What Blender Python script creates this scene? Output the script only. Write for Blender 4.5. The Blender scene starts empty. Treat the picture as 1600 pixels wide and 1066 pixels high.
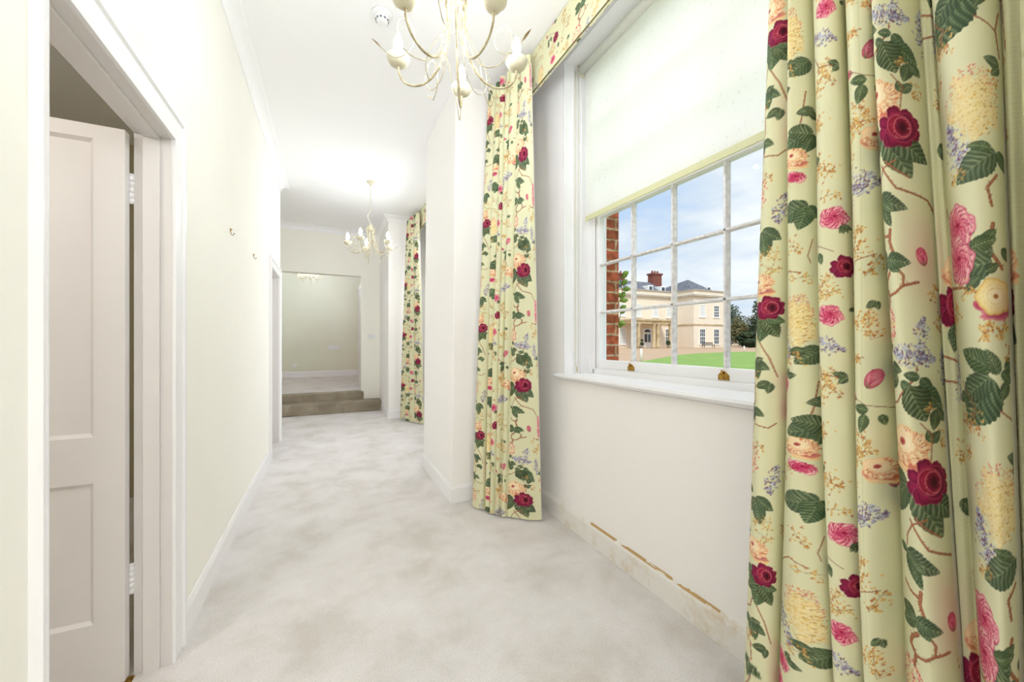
import bpy, math, random
import numpy as np
from mathutils import Vector, Matrix
PI = math.pi
SC = bpy.context.scene
COL = SC.collection

# ------------------------------------------------------------------ camera
H = 1.22
cam_d = bpy.data.cameras.new('camera'); cam = bpy.data.objects.new('camera', cam_d); COL.objects.link(cam)
cam_d.sensor_width = 36; cam_d.lens = 605 / 1600 * 36; cam_d.clip_start = .02; cam_d.clip_end = 600
cam.location = (0, 0, H); cam.rotation_euler = (PI / 2, 0, -math.radians(25.456))
SC.camera = cam
# ------------------------------------------------------------------ exposure
SC.view_settings.view_transform = 'Standard'; SC.view_settings.look = 'None'
SC.view_settings.exposure = 0.48; SC.view_settings.gamma = 1; SC.view_settings.use_curve_mapping = False
SC.cycles.max_bounces = 10; SC.cycles.diffuse_bounces = 7; SC.cycles.use_denoising = True
SC.cycles.transparent_max_bounces = 12; SC.cycles.sample_clamp_indirect = 6
# ------------------------------------------------------------------ sky
W = bpy.data.worlds.new('sky'); SC.world = W; W.use_nodes = True
nt = W.node_tree; nt.nodes.clear()
def N(nt, t, **k):
    n = nt.nodes.new(t)
    for a, b in k.items(): setattr(n, a, b)
    return n
def ramp(nt, stops, mode='LINEAR'):
    r = N(nt, 'ShaderNodeValToRGB'); cr = r.color_ramp; cr.interpolation = mode
    while len(cr.elements) < len(stops): cr.elements.new(.5)
    for e, (p, c) in zip(cr.elements, stops): e.position = p; e.color = (*c, 1)
    return r
def lin(c): 
    return tuple((v / 255 / 12.92) if v / 255 <= .04045 else ((v / 255 + .055) / 1.055) ** 2.4 for v in c)
tc = N(nt, 'ShaderNodeTexCoord'); mp = N(nt, 'ShaderNodeMapping'); mp.inputs['Scale'].default_value = (1.6, 1.6, 5.5); mp.inputs['Location'].default_value = (3.1, 1.4, .2)
nz = N(nt, 'ShaderNodeTexNoise'); nz.inputs['Scale'].default_value = 1.7; nz.inputs['Detail'].default_value = 7; nz.inputs['Roughness'].default_value = .55
cr = ramp(nt, [(.36, lin((186, 208, 236))), (.5, lin((216, 225, 236))), (.62, lin((240, 243, 248)))])
bg = N(nt, 'ShaderNodeBackground'); ow = N(nt, 'ShaderNodeOutputWorld')
L_ = nt.links.new
L_(tc.outputs['Generated'], mp.inputs['Vector']); L_(mp.outputs['Vector'], nz.inputs['Vector']); L_(nz.outputs['Fac'], cr.inputs['Fac']); L_(cr.outputs['Color'], bg.inputs['Color'])
SKY = .84
bg.inputs['Strength'].default_value = SKY; L_(bg.outputs[0], ow.inputs[0])
# hazy sun on the far side of the building, behind the viewer's right shoulder
sd = bpy.data.lights.new('sun', 'SUN'); sd.energy = 1.75; sd.angle = math.radians(12); sd.color = (1, .96, .88)
so = bpy.data.objects.new('sun', sd); COL.objects.link(so)
so.rotation_euler = Vector((.30, .55, -.62)).to_track_quat('-Z', 'Y').to_euler()

# light levels of the lamps the house has
BULB_NEAR = 142; BULB_FAR = 66; BULB_BACK = 330

# ------------------------------------------------------------------ helpers
def tag(o, label=None, cat=None, group=None, kind=None):
    if label: o['label'] = label
    if cat: o['category'] = cat
    if group: o['group'] = group
    if kind: o['kind'] = kind
    return o
def empty(name, loc=(0, 0, 0), rz=0, **k):
    o = bpy.data.objects.new(name, None); COL.objects.link(o); o.location = loc; o.rotation_euler = (0, 0, rz); o.empty_display_size = .1
    return tag(o, **k)
class MB:
    def __init__(s): s.v = []; s.f = []; s.sm = []
    def add(s, vs, fs, smooth=False, M=None):
        b = len(s.v)
        s.v += [tuple(M @ Vector(p)) for p in vs] if M is not None else [tuple(p) for p in vs]
        s.f += [tuple(i + b for i in f) for f in fs]; s.sm += [smooth] * len(fs); return s
    def box(s, x0, x1, y0, y1, z0, z1, M=None):
        vs = [(x, y, z) for x in (x0, x1) for y in (y0, y1) for z in (z0, z1)]
        return s.add(vs, [(0, 1, 3, 2), (4, 6, 7, 5), (0, 4, 5, 1), (2, 3, 7, 6), (0, 2, 6, 4), (1, 5, 7, 3)], M=M)
    def lathe(s, prof, cx=0, cy=0, cz=0, n=24, M=None, smooth=True):
        vs, fs = [], []
        for r, z in prof:
            for i in range(n):
                a = 2 * PI * i / n; vs.append((cx + r * math.cos(a), cy + r * math.sin(a), cz + z))
        for k in range(len(prof) - 1):
            for i in range(n):
                j = (i + 1) % n; fs.append((k * n + i, k * n + j, (k + 1) * n + j, (k + 1) * n + i))
        if prof[0][0] > 1e-6: fs.append(tuple(range(n - 1, -1, -1)))
        if prof[-1][0] > 1e-6: fs.append(tuple((len(prof) - 1) * n + i for i in range(n)))
        return s.add(vs, fs, smooth, M)
    def tube(s, pts, r, n=8, M=None, caps=True):
        pts = [Vector(p) for p in pts]; k = len(pts)
        rr = r if hasattr(r, '__len__') else [r] * k
        t0 = (pts[1] - pts[0]).normalized()
        up = Vector((0, 0, 1)) if abs(t0.z) < .9 else Vector((1, 0, 0))
        nrm = t0.cross(up).normalized(); vs, fs = [], []
        for i, p in enumerate(pts):
            t = (pts[min(i + 1, k - 1)] - pts[max(i - 1, 0)]).normalized()
            nrm = (nrm - t * nrm.dot(t)).normalized(); b = t.cross(nrm)
            for j in range(n):
                a = 2 * PI * j / n; vs.append(p + (nrm * math.cos(a) + b * math.sin(a)) * rr[i])
        for i in range(k - 1):
            for j in range(n):
                m = (j + 1) % n; fs.append((i * n + j, i * n + m, (i + 1) * n + m, (i + 1) * n + j))
        if caps: fs += [tuple(range(n - 1, -1, -1)), tuple((k - 1) * n + j for j in range(n))]
        return s.add(vs, fs, True, M)
    def sweep(s, prof, frames, closed=False):
        """prof: [(a,b)], frames: [(origin, A, B)] -> mitred moulding"""
        m = len(prof); vs = []
        for o, A, B in frames:
            for a, b in prof: vs.append(tuple(Vector(o) + Vector(A) * a + Vector(B) * b))
        fs = []
        for i in range(len(frames) - 1):
            for j in range(m):
                k = (j + 1) % m; fs.append((i * m + j, (i + 1) * m + j, (i + 1) * m + k, i * m + k))
        fs += [tuple(range(m)), tuple((len(frames) - 1) * m + j for j in range(m - 1, -1, -1))]
        return s.add(vs, fs)
    def build(s, name, mat, parent=None, bevel=0, **k):
        me = bpy.data.meshes.new(name); me.from_pydata(s.v, [], s.f)
        if any(s.sm): me.polygons.foreach_set('use_smooth', s.sm)
        me.validate(); me.update()
        o = bpy.data.objects.new(name, me); COL.objects.link(o); me.materials.append(mat)
        # consistent outward normals
        import bmesh
        bm = bmesh.new(); bm.from_mesh(me); bmesh.ops.recalc_face_normals(bm, faces=bm.faces); bm.to_mesh(me); bm.free()
        if bevel:
            b = o.modifiers.new('bevel', 'BEVEL'); b.width = bevel; b.segments = 2; b.limit_method = 'ANGLE'; b.angle_limit = math.radians(40); b.harden_normals = False
        if parent is not None: o.parent = parent
        return tag(o, **k)
def bx(*a): return MB().box(*a)
def copy_tree(o, parent=None):
    c = o.copy(); COL.objects.link(c); c.parent = parent
    for ch in list(o.children): copy_tree(ch, c)
    return c

# ------------------------------------------------------------------ materials
def mat(name, col, rough=.6, noise=0, scale=20, bump=0, bscale=200, metal=0, spec=.4, col2=None, detail=4, emit=None, estr=0, trans=0, sheen=0):
    m = bpy.data.materials.new(name); m.use_nodes = True; nt = m.node_tree; b = nt.nodes['Principled BSDF']; L = nt.links.new
    b.inputs['Roughness'].default_value = rough; b.inputs['Metallic'].default_value = metal; b.inputs['Specular IOR Level'].default_value = spec
    c = lin(col); tcn = N(nt, 'ShaderNodeTexCoord')
    c2 = lin(col2) if col2 else tuple(v * (1 - noise) for v in c)
    nz = N(nt, 'ShaderNodeTexNoise'); nz.inputs['Scale'].default_value = scale; nz.inputs['Detail'].default_value = detail
    L(tcn.outputs['Object'], nz.inputs['Vector'])
    r = ramp(nt, [(.35, c2), (.65, c)]); L(nz.outputs['Fac'], r.inputs['Fac']); L(r.outputs['Color'], b.inputs['Base Color'])
    if bump:
        n2 = N(nt, 'ShaderNodeTexNoise'); n2.inputs['Scale'].default_value = bscale; n2.inputs['Detail'].default_value = 3
        L(tcn.outputs['Object'], n2.inputs['Vector']); bp = N(nt, 'ShaderNodeBump'); bp.inputs['Strength'].default_value = bump; bp.inputs['Distance'].default_value = .004
        L(n2.outputs['Fac'], bp.inputs['Height']); L(bp.outputs[0], b.inputs['Normal'])
    if emit: b.inputs['Emission Color'].default_value = (*lin(emit), 1); b.inputs['Emission Strength'].default_value = estr
    if sheen: b.inputs['Sheen Weight'].default_value = sheen
    m['bsdf'] = 1
    return m
M_ = {}
M_['wall'] = mat('wall_cream_paint', (251, 249, 240), .7, .012, 3, .12, 260)
M_['wall_far'] = mat('wall_far_room_paint', (232, 233, 214), .75, .02, 3)
M_['pier'] = mat('wall_window_side_paint', (252, 249, 247), .7, .012, 3, .12, 260)
M_['ceil'] = mat('ceiling_paint', (250, 250, 250), .8, .01, 2)
M_['white'] = mat('white_gloss_paint', (246, 245, 246), .35, .02, 6, .05, 60)
M_['door'] = mat('door_satin_paint', (226, 222, 220), .45, .02, 6, .05, 80)
M_['cream'] = mat('cream_metal_enamel', (218, 211, 184), .4, .04, 30)
M_['tendril'] = mat('rubbed_gold_cream_metal', (200, 190, 156), .4, col2=(150, 134, 98), scale=26)
M_['leafmetal'] = mat('bronzed_leaf_metal', (176, 150, 100), .45, col2=(130, 104, 66), scale=60)
M_['brass'] = mat('aged_brass', (196, 152, 66), .38, col2=(128, 92, 34), scale=80, metal=.7)
M_['dark'] = mat('dark_shadow_gap_wood', (70, 60, 52), .8, .1, 20)
M_['plastic'] = mat('white_plastic', (240, 240, 240), .35, .01, 10)
M_['greyplastic'] = mat('grey_plastic', (120, 120, 132), .5, .05, 10)
M_['bulbN'] = mat('lit_bulb_near', (255, 255, 255), .3, emit=(236, 243, 255), estr=BULB_NEAR)
M_['bulbF'] = mat('lit_bulb_far', (255, 255, 255), .3, emit=(236, 243, 255), estr=BULB_FAR)
M_['bulbB'] = mat('lit_bulb_back', (255, 255, 255), .3, emit=(255, 246, 232), estr=BULB_BACK)
M_['bulbO'] = mat('dim_bulb', (255, 255, 250), .3, emit=(236, 243, 255), estr=330)

def carpet(name, c1, c2, c3):
    m = bpy.data.materials.new(name); m.use_nodes = True; nt = m.node_tree; b = nt.nodes['Principled BSDF']; L = nt.links.new
    b.inputs['Roughness'].default_value = .95; b.inputs['Specular IOR Level'].default_value = .1; b.inputs['Sheen Weight'].default_value = .1
    tcn = N(nt, 'ShaderNodeTexCoord')
    a = N(nt, 'ShaderNodeTexNoise'); a.inputs['Scale'].default_value = 3.1; a.inputs['Detail'].default_value = 9; a.inputs['Roughness'].default_value = .62; a.inputs['Distortion'].default_value = .25
    f = N(nt, 'ShaderNodeTexNoise'); f.inputs['Scale'].default_value = 210; f.inputs['Detail'].default_value = 2
    L(tcn.outputs['Object'], a.inputs['Vector']); L(tcn.outputs['Object'], f.inputs['Vector'])
    r = ramp(nt, [(.33, lin(c3)), (.5, lin(c2)), (.64, lin(c1))]); L(a.outputs['Fac'], r.inputs['Fac'])
    r2 = ramp(nt, [(.35, (.84, .84, .84)), (.65, (1, 1, 1))]); L(f.outputs['Fac'], r2.inputs['Fac'])
    mx = N(nt, 'ShaderNodeMix', data_type='RGBA', blend_type='MULTIPLY'); mx.inputs['Factor'].default_value = 1
    L(r.outputs['Color'], mx.inputs['A']); L(r2.outputs['Color'], mx.inputs['B']); L(mx.outputs['Result'], b.inputs['Base Color'])
    bp = N(nt, 'ShaderNodeBump'); bp.inputs['Strength'].default_value = .5; bp.inputs['Distance'].default_value = .006
    L(f.outputs['Fac'], bp.inputs['Height']); L(bp.outputs[0], b.inputs['Normal'])
    return m
M_['carpet'] = carpet('cut_pile_carpet', (240, 236, 235), (233, 228, 226), (218, 212, 206))
M_['carpetstep'] = carpet('taupe_step_carpet', (182, 170, 152), (166, 154, 136), (146, 134, 116))

def stained_skirting():
    m = mat('scuffed_skirting_paint', (240, 237, 232), .5, .02, 6); nt = m.node_tree; b = nt.nodes['Principled BSDF']; L = nt.links.new
    base = b.inputs['Base Color'].links[0].from_socket
    tcn = N(nt, 'ShaderNodeTexCoord'); sp = N(nt, 'ShaderNodeSeparateXYZ'); L(tcn.outputs['Object'], sp.inputs[0])
    # bare wood along the chipped top edge: a few long flakes
    def band(sock, lo, hi):
        a = N(nt, 'ShaderNodeMath', operation='GREATER_THAN'); a.inputs[1].default_value = lo; L(sock, a.inputs[0])
        c = N(nt, 'ShaderNodeMath', operation='LESS_THAN'); c.inputs[1].default_value = hi; L(sock, c.inputs[0])
        p = N(nt, 'ShaderNodeMath', operation='MULTIPLY'); L(a.outputs[0], p.inputs[0]); L(c.outputs[0], p.inputs[1]); return p.outputs[0]
    def mul(x, y):
        p = N(nt, 'ShaderNodeMath', operation='MULTIPLY'); L(x, p.inputs[0]); L(y, p.inputs[1]); return p.outputs[0]
    nz = N(nt, 'ShaderNodeTexNoise'); nz.inputs['Scale'].default_value = 7; nz.inputs['Detail'].default_value = 5
    mp = N(nt, 'ShaderNodeMapping'); mp.inputs['Scale'].default_value = (1, 1, 4); L(tcn.outputs['Object'], mp.inputs[0]); L(mp.outputs[0], nz.inputs['Vector'])
    gt = N(nt, 'ShaderNodeMath', operation='GREATER_THAN'); gt.inputs[1].default_value = .5; L(nz.outputs['Fac'], gt.inputs[0])
    flake = mul(mul(band(sp.outputs['Z'], .1175, .2), band(sp.outputs['Y'], 1.05, 1.9)), gt.outputs[0])
    n3 = N(nt, 'ShaderNodeTexNoise'); n3.inputs['Scale'].default_value = 9; n3.inputs['Detail'].default_value = 8; n3.inputs['Roughness'].default_value = .7
    L(tcn.outputs['Object'], n3.inputs['Vector']); r3 = ramp(nt, [(.5, (0, 0, 0)), (.68, (1, 1, 1))]); L(n3.outputs['Fac'], r3.inputs['Fac'])
    dirt = mul(r3.outputs['Color'], band(sp.outputs['Y'], .9, 2.3))
    m1 = N(nt, 'ShaderNodeMix', data_type='RGBA'); L(dirt, m1.inputs['Factor']); L(base, m1.inputs['A']); m1.inputs['B'].default_value = (*lin((222, 208, 184)), 1)
    m2 = N(nt, 'ShaderNodeMix', data_type='RGBA'); L(flake, m2.inputs['Factor']); L(m1.outputs['Result'], m2.inputs['A']); m2.inputs['B'].default_value = (*lin((192, 156, 104)), 1)
    L(m2.outputs['Result'], b.inputs['Base Color'])
    return m
M_['skirt_r'] = stained_skirting()

def brick():
    m = mat('old_red_brick', (180, 100, 64), .85); nt = m.node_tree; b = nt.nodes['Principled BSDF']; L = nt.links.new
    tcn = N(nt, 'ShaderNodeTexCoord'); sp = N(nt, 'ShaderNodeSeparateXYZ'); L(tcn.outputs['Object'], sp.inputs[0])
    ad = N(nt, 'ShaderNodeMath', operation='ADD'); L(sp.outputs['X'], ad.inputs[0]); L(sp.outputs['Y'], ad.inputs[1])
    cb = N(nt, 'ShaderNodeCombineXYZ'); L(ad.outputs[0], cb.inputs['X']); L(sp.outputs['Z'], cb.inputs['Y'])
    nzz = N(nt, 'ShaderNodeTexNoise'); nzz.inputs['Scale'].default_value = 22; L(tcn.outputs['Object'], nzz.inputs['Vector'])
    vm = N(nt, 'ShaderNodeVectorMath', operation='MULTIPLY_ADD'); vm.inputs[1].default_value = (.02, .02, 0); L(nzz.outputs['Color'], vm.inputs[0]); L(cb.outputs[0], vm.inputs[2])
    br = N(nt, 'ShaderNodeTexBrick'); br.inputs['Scale'].default_value = 1; br.inputs['Brick Width'].default_value = .225; br.inputs['Row Height'].default_value = .075; br.inputs['Mortar Size'].default_value = .007
    br.inputs['Color1'].default_value = (*lin((190, 96, 62)), 1); br.inputs['Color2'].default_value = (*lin((160, 86, 48)), 1); br.inputs['Mortar'].default_value = (*lin((196, 172, 140)), 1)
    L(vm.outputs[0], br.inputs['Vector'])
    n2 = N(nt, 'ShaderNodeTexNoise'); n2.inputs['Scale'].default_value = 24; n2.inputs['Detail'].default_value = 6; L(tcn.outputs['Object'], n2.inputs['Vector'])
    r2 = ramp(nt, [(.35, (.5, .48, .36)), (.6, (1, 1, 1)), (.72, (1.0, 1.0, .95))]); L(n2.outputs['Fac'], r2.inputs['Fac'])
    mx = N(nt, 'ShaderNodeMix', data_type='RGBA', blend_type='MULTIPLY'); mx.inputs['Factor'].default_value = 1
    L(br.outputs['Color'], mx.inputs['A']); L(r2.outputs['Color'], mx.inputs['B']); L(mx.outputs['Result'], b.inputs['Base Color'])
    bp = N(nt, 'ShaderNodeBump'); bp.inputs['Strength'].default_value = .6; bp.inputs['Distance'].default_value = .01; L(n2.outputs['Fac'], bp.inputs['Height']); L(bp.outputs[0], b.inputs['Normal'])
    return m
M_['brick'] = brick()

def glass():
    m = bpy.data.materials.new('window_glass'); m.use_nodes = True; nt = m.node_tree; nt.nodes.clear(); L = nt.links.new
    o = N(nt, 'ShaderNodeOutputMaterial'); t = N(nt, 'ShaderNodeBsdfTransparent'); t.inputs[0].default_value = (.97, .985, .985, 1)
    g = N(nt, 'ShaderNodeBsdfGlossy'); g.inputs['Roughness'].default_value = .02; mx = N(nt, 'ShaderNodeMixShader')
    fr = N(nt, 'ShaderNodeLayerWeight'); fr.inputs['Blend'].default_value = .12
    mt = N(nt, 'ShaderNodeMath', operation='MULTIPLY'); mt.inputs[1].default_value = .25; L(fr.outputs['Fresnel'], mt.inputs[0])
    L(mt.outputs[0], mx.inputs[0]); L(t.outputs[0], mx.inputs[1]); L(g.outputs[0], mx.inputs[2]); L(mx.outputs[0], o.inputs[0])
    return m
M_['glass'] = glass()

def cloth(name, rgb=None, attr=None, trans=.3, tcol=(1, 1, .92), bump=.15):
    m = bpy.data.materials.new(name); m.use_nodes = True; nt = m.node_tree; nt.nodes.clear(); L = nt.links.new
    o = N(nt, 'ShaderNodeOutputMaterial'); b = N(nt, 'ShaderNodeBsdfPrincipled'); b.inputs['Roughness'].default_value = .75; b.inputs['Specular IOR Level'].default_value = .25
    tr = N(nt, 'ShaderNodeBsdfTranslucent'); mx = N(nt, 'ShaderNodeMixShader'); mx.inputs[0].default_value = trans
    tcn = N(nt, 'ShaderNodeTexCoord')
    if attr:
        a = N(nt, 'ShaderNodeAttribute', attribute_name=attr); src = a.outputs['Color']
    else:
        nz = N(nt, 'ShaderNodeTexNoise'); nz.inputs['Scale'].default_value = 55; nz.inputs['Detail'].default_value = 5; L(tcn.outputs['Object'], nz.inputs['Vector'])
        r = ramp(nt, [(.28, tuple(v * .90 for v in lin(rgb))), (.4, lin(rgb))]); L(nz.outputs['Fac'], r.inputs['Fac']); src = r.outputs['Color']
    L(src, b.inputs['Base Color'])
    mm = N(nt, 'ShaderNodeMix', data_type='RGBA', blend_type='MULTIPLY'); mm.inputs['Factor'].default_value = 1; mm.inputs['B'].default_value = (*tcol, 1); L(src, mm.inputs['A']); L(mm.outputs['Result'], tr.inputs[0])
    n2 = N(nt, 'ShaderNodeTexNoise'); n2.inputs['Scale'].default_value = 500; L(tcn.outputs['Object'], n2.inputs['Vector'])
    bp = N(nt, 'ShaderNodeBump'); bp.inputs['Strength'].default_value = bump; bp.inputs['Distance'].default_value = .001; L(n2.outputs['Fac'], bp.inputs['Height']); L(bp.outputs[0], b.inputs['Normal'])
    L(b.outputs[0], mx.inputs[1]); L(tr.outputs[0], mx.inputs[2]); L(mx.outputs[0], o.inputs[0])
    return m
M_['chintz'] = cloth('floral_chintz_print', attr='print', trans=.03)
M_['lining'] = cloth('ivory_curtain_lining', (240, 238, 228), trans=.25)
M_['blind'] = cloth('ivory_blind_cloth', (248, 247, 241), trans=.6, tcol=(1, 1, .99))
M_['blindhem'] = cloth('blind_hem_cloth', (232, 230, 190), trans=.2)

# ------------------------------------------------------------------ room shell
XL, XR = -.535, 1.437          # wallpaper faces of the long walls
ZC = 3.18                      # ceiling
Y0 = -3.2                      # end of the corridor behind the viewer
YE = 7.46                      # end wall with the opening
P1 = (2.83, 3.79); P2 = (6.33, YE); P0 = (-.81, .14)
def st(o): o['kind'] = 'structure'; return o
# floors
st(bx(-1.4, 1.6, Y0 - .1, 7.6, -.12, 0).build('floor', M_['carpet']))
st(bx(-3.3, XL - .001, -.3, 4.0, -.12, -.002).build('floor_side_room', M_['carpet']))
st(bx(-3.2, 3.2, 7.55, 11.1, .18, .318).build('floor_far_room', M_['carpet']))
s1 = bx(-1.39, .86, 7.15, 7.46, .0, .18).build('floor_lower_step', M_['carpetstep'], bevel=.018); st(s1)
s2 = bx(-1.39, .585, 7.42, 7.62, .165, .32).build('floor_upper_step', M_['carpetstep'], bevel=.018); st(s2)
# ceilings
st(bx(-1.4, 1.6, Y0 - .1, YE + .2, ZC, ZC + .12).build('ceiling', M_['ceil']))
st(bx(-3.3, XL - .1051, -.3, 4.0, 2.75, 2.85).build('ceiling_side_room', M_['ceil']))
st(bx(-3.2, 3.2, YE + .2, 11.1, 3.42, 3.5).build('ceiling_far_room', M_['ceil']))
# left wall with its two doorways
D1 = (1.136, 1.875, 1.985); D2 = (4.66, 5.40, 1.985)
w = MB()
for y0, y1, z0 in ((Y0, D1[0], 0), (D1[0], D1[1], D1[2]), (D1[1], D2[0], 0), (D2[0], D2[1], D2[2]), (D2[1], 5.62, 0)):
    w.box(XL - .105, XL, y0, y1, z0, ZC)
st(w.build('wall_left', M_['wall']))
st(MB().box(-1.5, -1.4, 5.5, 7.6, 0, ZC).box(-1.4, XL - .105, 5.50, 5.62, 0, ZC).build('wall_alcove', M_['wall']))
# right wall: bays, piers, window openings
WY = ((.79, 2.21), (4.35, 5.77)); WZ = (.99, 3.10)
w = MB(); XO = 1.885
ys = [Y0, WY[0][0], WY[0][1], WY[1][0], WY[1][1], YE + .1]
XI2 = 1.758   # inner leaf; the brick skin stands outside of it
for a, b in ((ys[0], ys[1]), (ys[2], ys[3]), (ys[4], ys[5])): w.box(XR, XI2, a, b, -.1, ZC + .12)
for a, b in WY: w.box(XR, XI2, a, b, -.1, WZ[0] - .03).box(XR, XI2, a, b, WZ[1], ZC + .12)
st(w.build('wall_right', M_['pier']))
w = MB()
for a, b in ((ys[0], ys[1] + .03), (ys[2] - .03, ys[3] + .03), (ys[4] - .03, YE + 4)): w.box(XI2, XO, a, b, -.1, 4.2)
for a, b in WY: w.box(XI2, XO, a, b, -.1, WZ[0] - .06).box(XI2, XO, a, b, WZ[1] - .02, 4.2)
st(w.build('wall_exterior_brick', M_['brick']))
def pier(name, y0, y1, xb, xt):
    vs = [(xb, y0, 0), (xb, y1, 0), (XR + .02, y1, 0), (XR + .02, y0, 0), (xt, y0, ZC), (xt, y1, ZC), (XR + .02, y1, ZC), (XR + .02, y0, ZC)]
    st(MB().add(vs, [(0, 1, 2, 3), (4, 5, 6, 7), (0, 1, 5, 4), (1, 2, 6, 5), (2, 3, 7, 6), (3, 0, 4, 7)]).build(name, M_['pier'], bevel=.006))
pier('wall_right_pier', P1[0], P1[1], .845, .876)
pier('wall_right_far_pier', P2[0], P2[1] + .08, .862, .862)
pier('wall_right_near_pier', P0[0], P0[1], .86, .87)
# end wall with the wide opening, far room
OX, OZ = .547, 2.387
st(MB().box(OX, .9, YE, YE + .16, 0, ZC).box(-1.4, OX, YE, YE + .16, OZ, ZC).box(.9, 3.2, YE + .15, YE + .25, 0, 3.5).box(-3.2, -1.4, YE + .05, YE + .25, 0, 3.5).box(-1.4, .9, YE + .16, YE + .25, ZC, 3.5).build('wall_end', M_['wall']))
st(MB().box(-3.2, 3.2, 10.9, 11.1, 0, 3.5).box(-3.3, -3.2, YE, 11, 0, 3.5).build('wall_far_room', M_['wall_far']))
FW = (8.35, 10.3, .95, 3.0)
st(MB().box(3.2, 3.3, YE, FW[0], 0, 3.5).box(3.2, 3.3, FW[1], 11.1, 0, 3.5).box(3.2, 3.3, FW[0], FW[1], 0, FW[2]).box(3.2, 3.3, FW[0], FW[1], FW[3], 3.5).build('wall_far_room_window_side', M_['wall_far']))
st(MB().box(-1.4, 1.6, Y0 - .1, Y0, 0, ZC).build('wall_behind', M_['wall']))
# side room behind the open door
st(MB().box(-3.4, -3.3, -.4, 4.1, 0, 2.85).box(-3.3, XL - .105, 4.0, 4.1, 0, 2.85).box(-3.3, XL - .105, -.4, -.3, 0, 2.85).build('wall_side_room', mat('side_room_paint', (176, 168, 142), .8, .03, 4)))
# cornices (coved section, swept along the walls)
def cornice(name, pts, sides, zb=3.095, pr=.09, m='ceil'):
    hgt = ZC - zb
    prof = [(0, 0), (.010, 0), (.014, .012)]
    for k in range(7):
        a = k / 6 * PI / 2; prof.append((.016 + (pr - .028) * (1 - math.cos(a)), .016 + (hgt - .030) * math.sin(a)))
    prof += [(pr, hgt - .010), (pr, hgt), (0, hgt)]
    fr = [((x, y, zb), (ax, ay, 0), (0, 0, 1)) for (x, y), (ax, ay) in zip(pts, sides)]
    return st(MB().sweep(prof, fr).build(name, M_[m]))
cornice('trim_1', [(XL, Y0), (XL, 5.62), (-1.4, 5.62), (-1.4, YE), (.862, YE), (.862, P2[0]), (1.30, P2[0])],
        [(1, 0), (1, 1), (1, 1), (1, -1), (-1, -1), (-1, -1), (0, -1)])
# skirtings
def skirt(name, pts, sides, m='white', h=.128, t=.016, z=0):
    prof = [(0, 0), (t, 0), (t, h - .022), (t * .7, h - .012), (t * .35, h), (0, h)]
    fr = [((x, y, z), (ax, ay, 0), (0, 0, 1)) for (x, y), (ax, ay) in zip(pts, sides)]
    return st(MB().sweep(prof, fr).build(name, M_[m]))
skirt('baseboard_left', [(XL, D1[1] + .115), (XL, D2[0] - .10)], [(1, 0), (1, 0)])
skirt('baseboard_left_near', [(XL, Y0), (XL, D1[0] - .035)], [(1, 0), (1, 0)])
skirt('baseboard_left_far', [(XL, D2[1] + .10), (XL, 5.62), (-.8, 5.62)], [(1, 0), (1, 1), (0, 1)])
skirt('baseboard_right', [(XR, .14), (XR, P1[0])], [(-1, 0), (-1, 0)], 'skirt_r')
skirt('baseboard_pier', [(XR, P1[0]), (.845, P1[0]), (.845, P1[1]), (XR, P1[1])], [(0, -1), (-1, -1), (-1, 1), (0, 1)], t=.013)
skirt('baseboard_right_far', [(XR, P1[1]), (XR, P2[0])], [(-1, 0), (-1, 0)])
skirt('baseboard_far_pier', [(XR, P2[0]), (.862, P2[0]), (.862, 7.15)], [(0, -1), (-1, -1), (-1, 0)], t=.013)
skirt('baseboard_far_room', [(-3.2, 10.9), (3.2, 10.9)], [(0, -1), (0, -1)], 'white', h=.15, z=.318)
# architraves
def architrave(name, y0, y1, zt, w0, w1, pr=.021, parent=None):
    def prof(w): return [(0, 0), (0, pr * .7), (.006, pr * .75), (.010, pr * .55), (w * .72, pr * .62), (w * .78, pr), (w * .97, pr), (w, pr * .6), (w, 0)]
    A = prof(w0); B = prof(w1); wt = w1; Cc = prof(wt)
    m = len(A); vs = []
    for (yy, zz, pf, dy, dz) in ((y0, 0, A, -1, 0), (y0, zt, None, -1, 1), (y1, zt, B, 1, 1), (y1, 0, B, 1, 0)):
        for k in range(m):
            a = (A if pf is None else pf)[k]; t = Cc[k]
            vs.append((XL + a[1], yy + dy * a[0], zz + (t[0] if dz else 0)))
    fs = [(i * m + j, (i + 1) * m + j, (i + 1) * m + (j + 1) % m, i * m + (j + 1) % m) for i in range(3) for j in range(m)]
    fs += [tuple(range(m)), tuple(3 * m + j for j in range(m))]
    return MB().add(vs, fs).build(name, M_['white'], parent)
def lining(y0, y1, zt, parent, xs=(XL + .004, -.565, -.612, XL - .105)):
    # stepped frame: front band, raised stop, rebate
    t = MB()
    for (xa, xb, p) in ((xs[1], xs[0], .003), (xs[2], xs[1], .014), (xs[3], xs[2], .003)):
        e = .0
        t.box(xb, xa, y1 - p, y1 - .0005, 0, zt - p).box(xb, xa, y0 + .0005, y0 + p, 0, zt - p).box(xb, xa, y0 + .0005, y1 - .0005, zt - p, zt - .0005)
    return t.build('door_frame', M_['door'], parent, bevel=.003)
d1 = st(empty('door_1', (0, 0, 0)))
architrave('architrave', D1[0], D1[1], D1[2], .034, .108, parent=d1)
lining(D1[0], D1[1], D1[2], d1)
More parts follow.
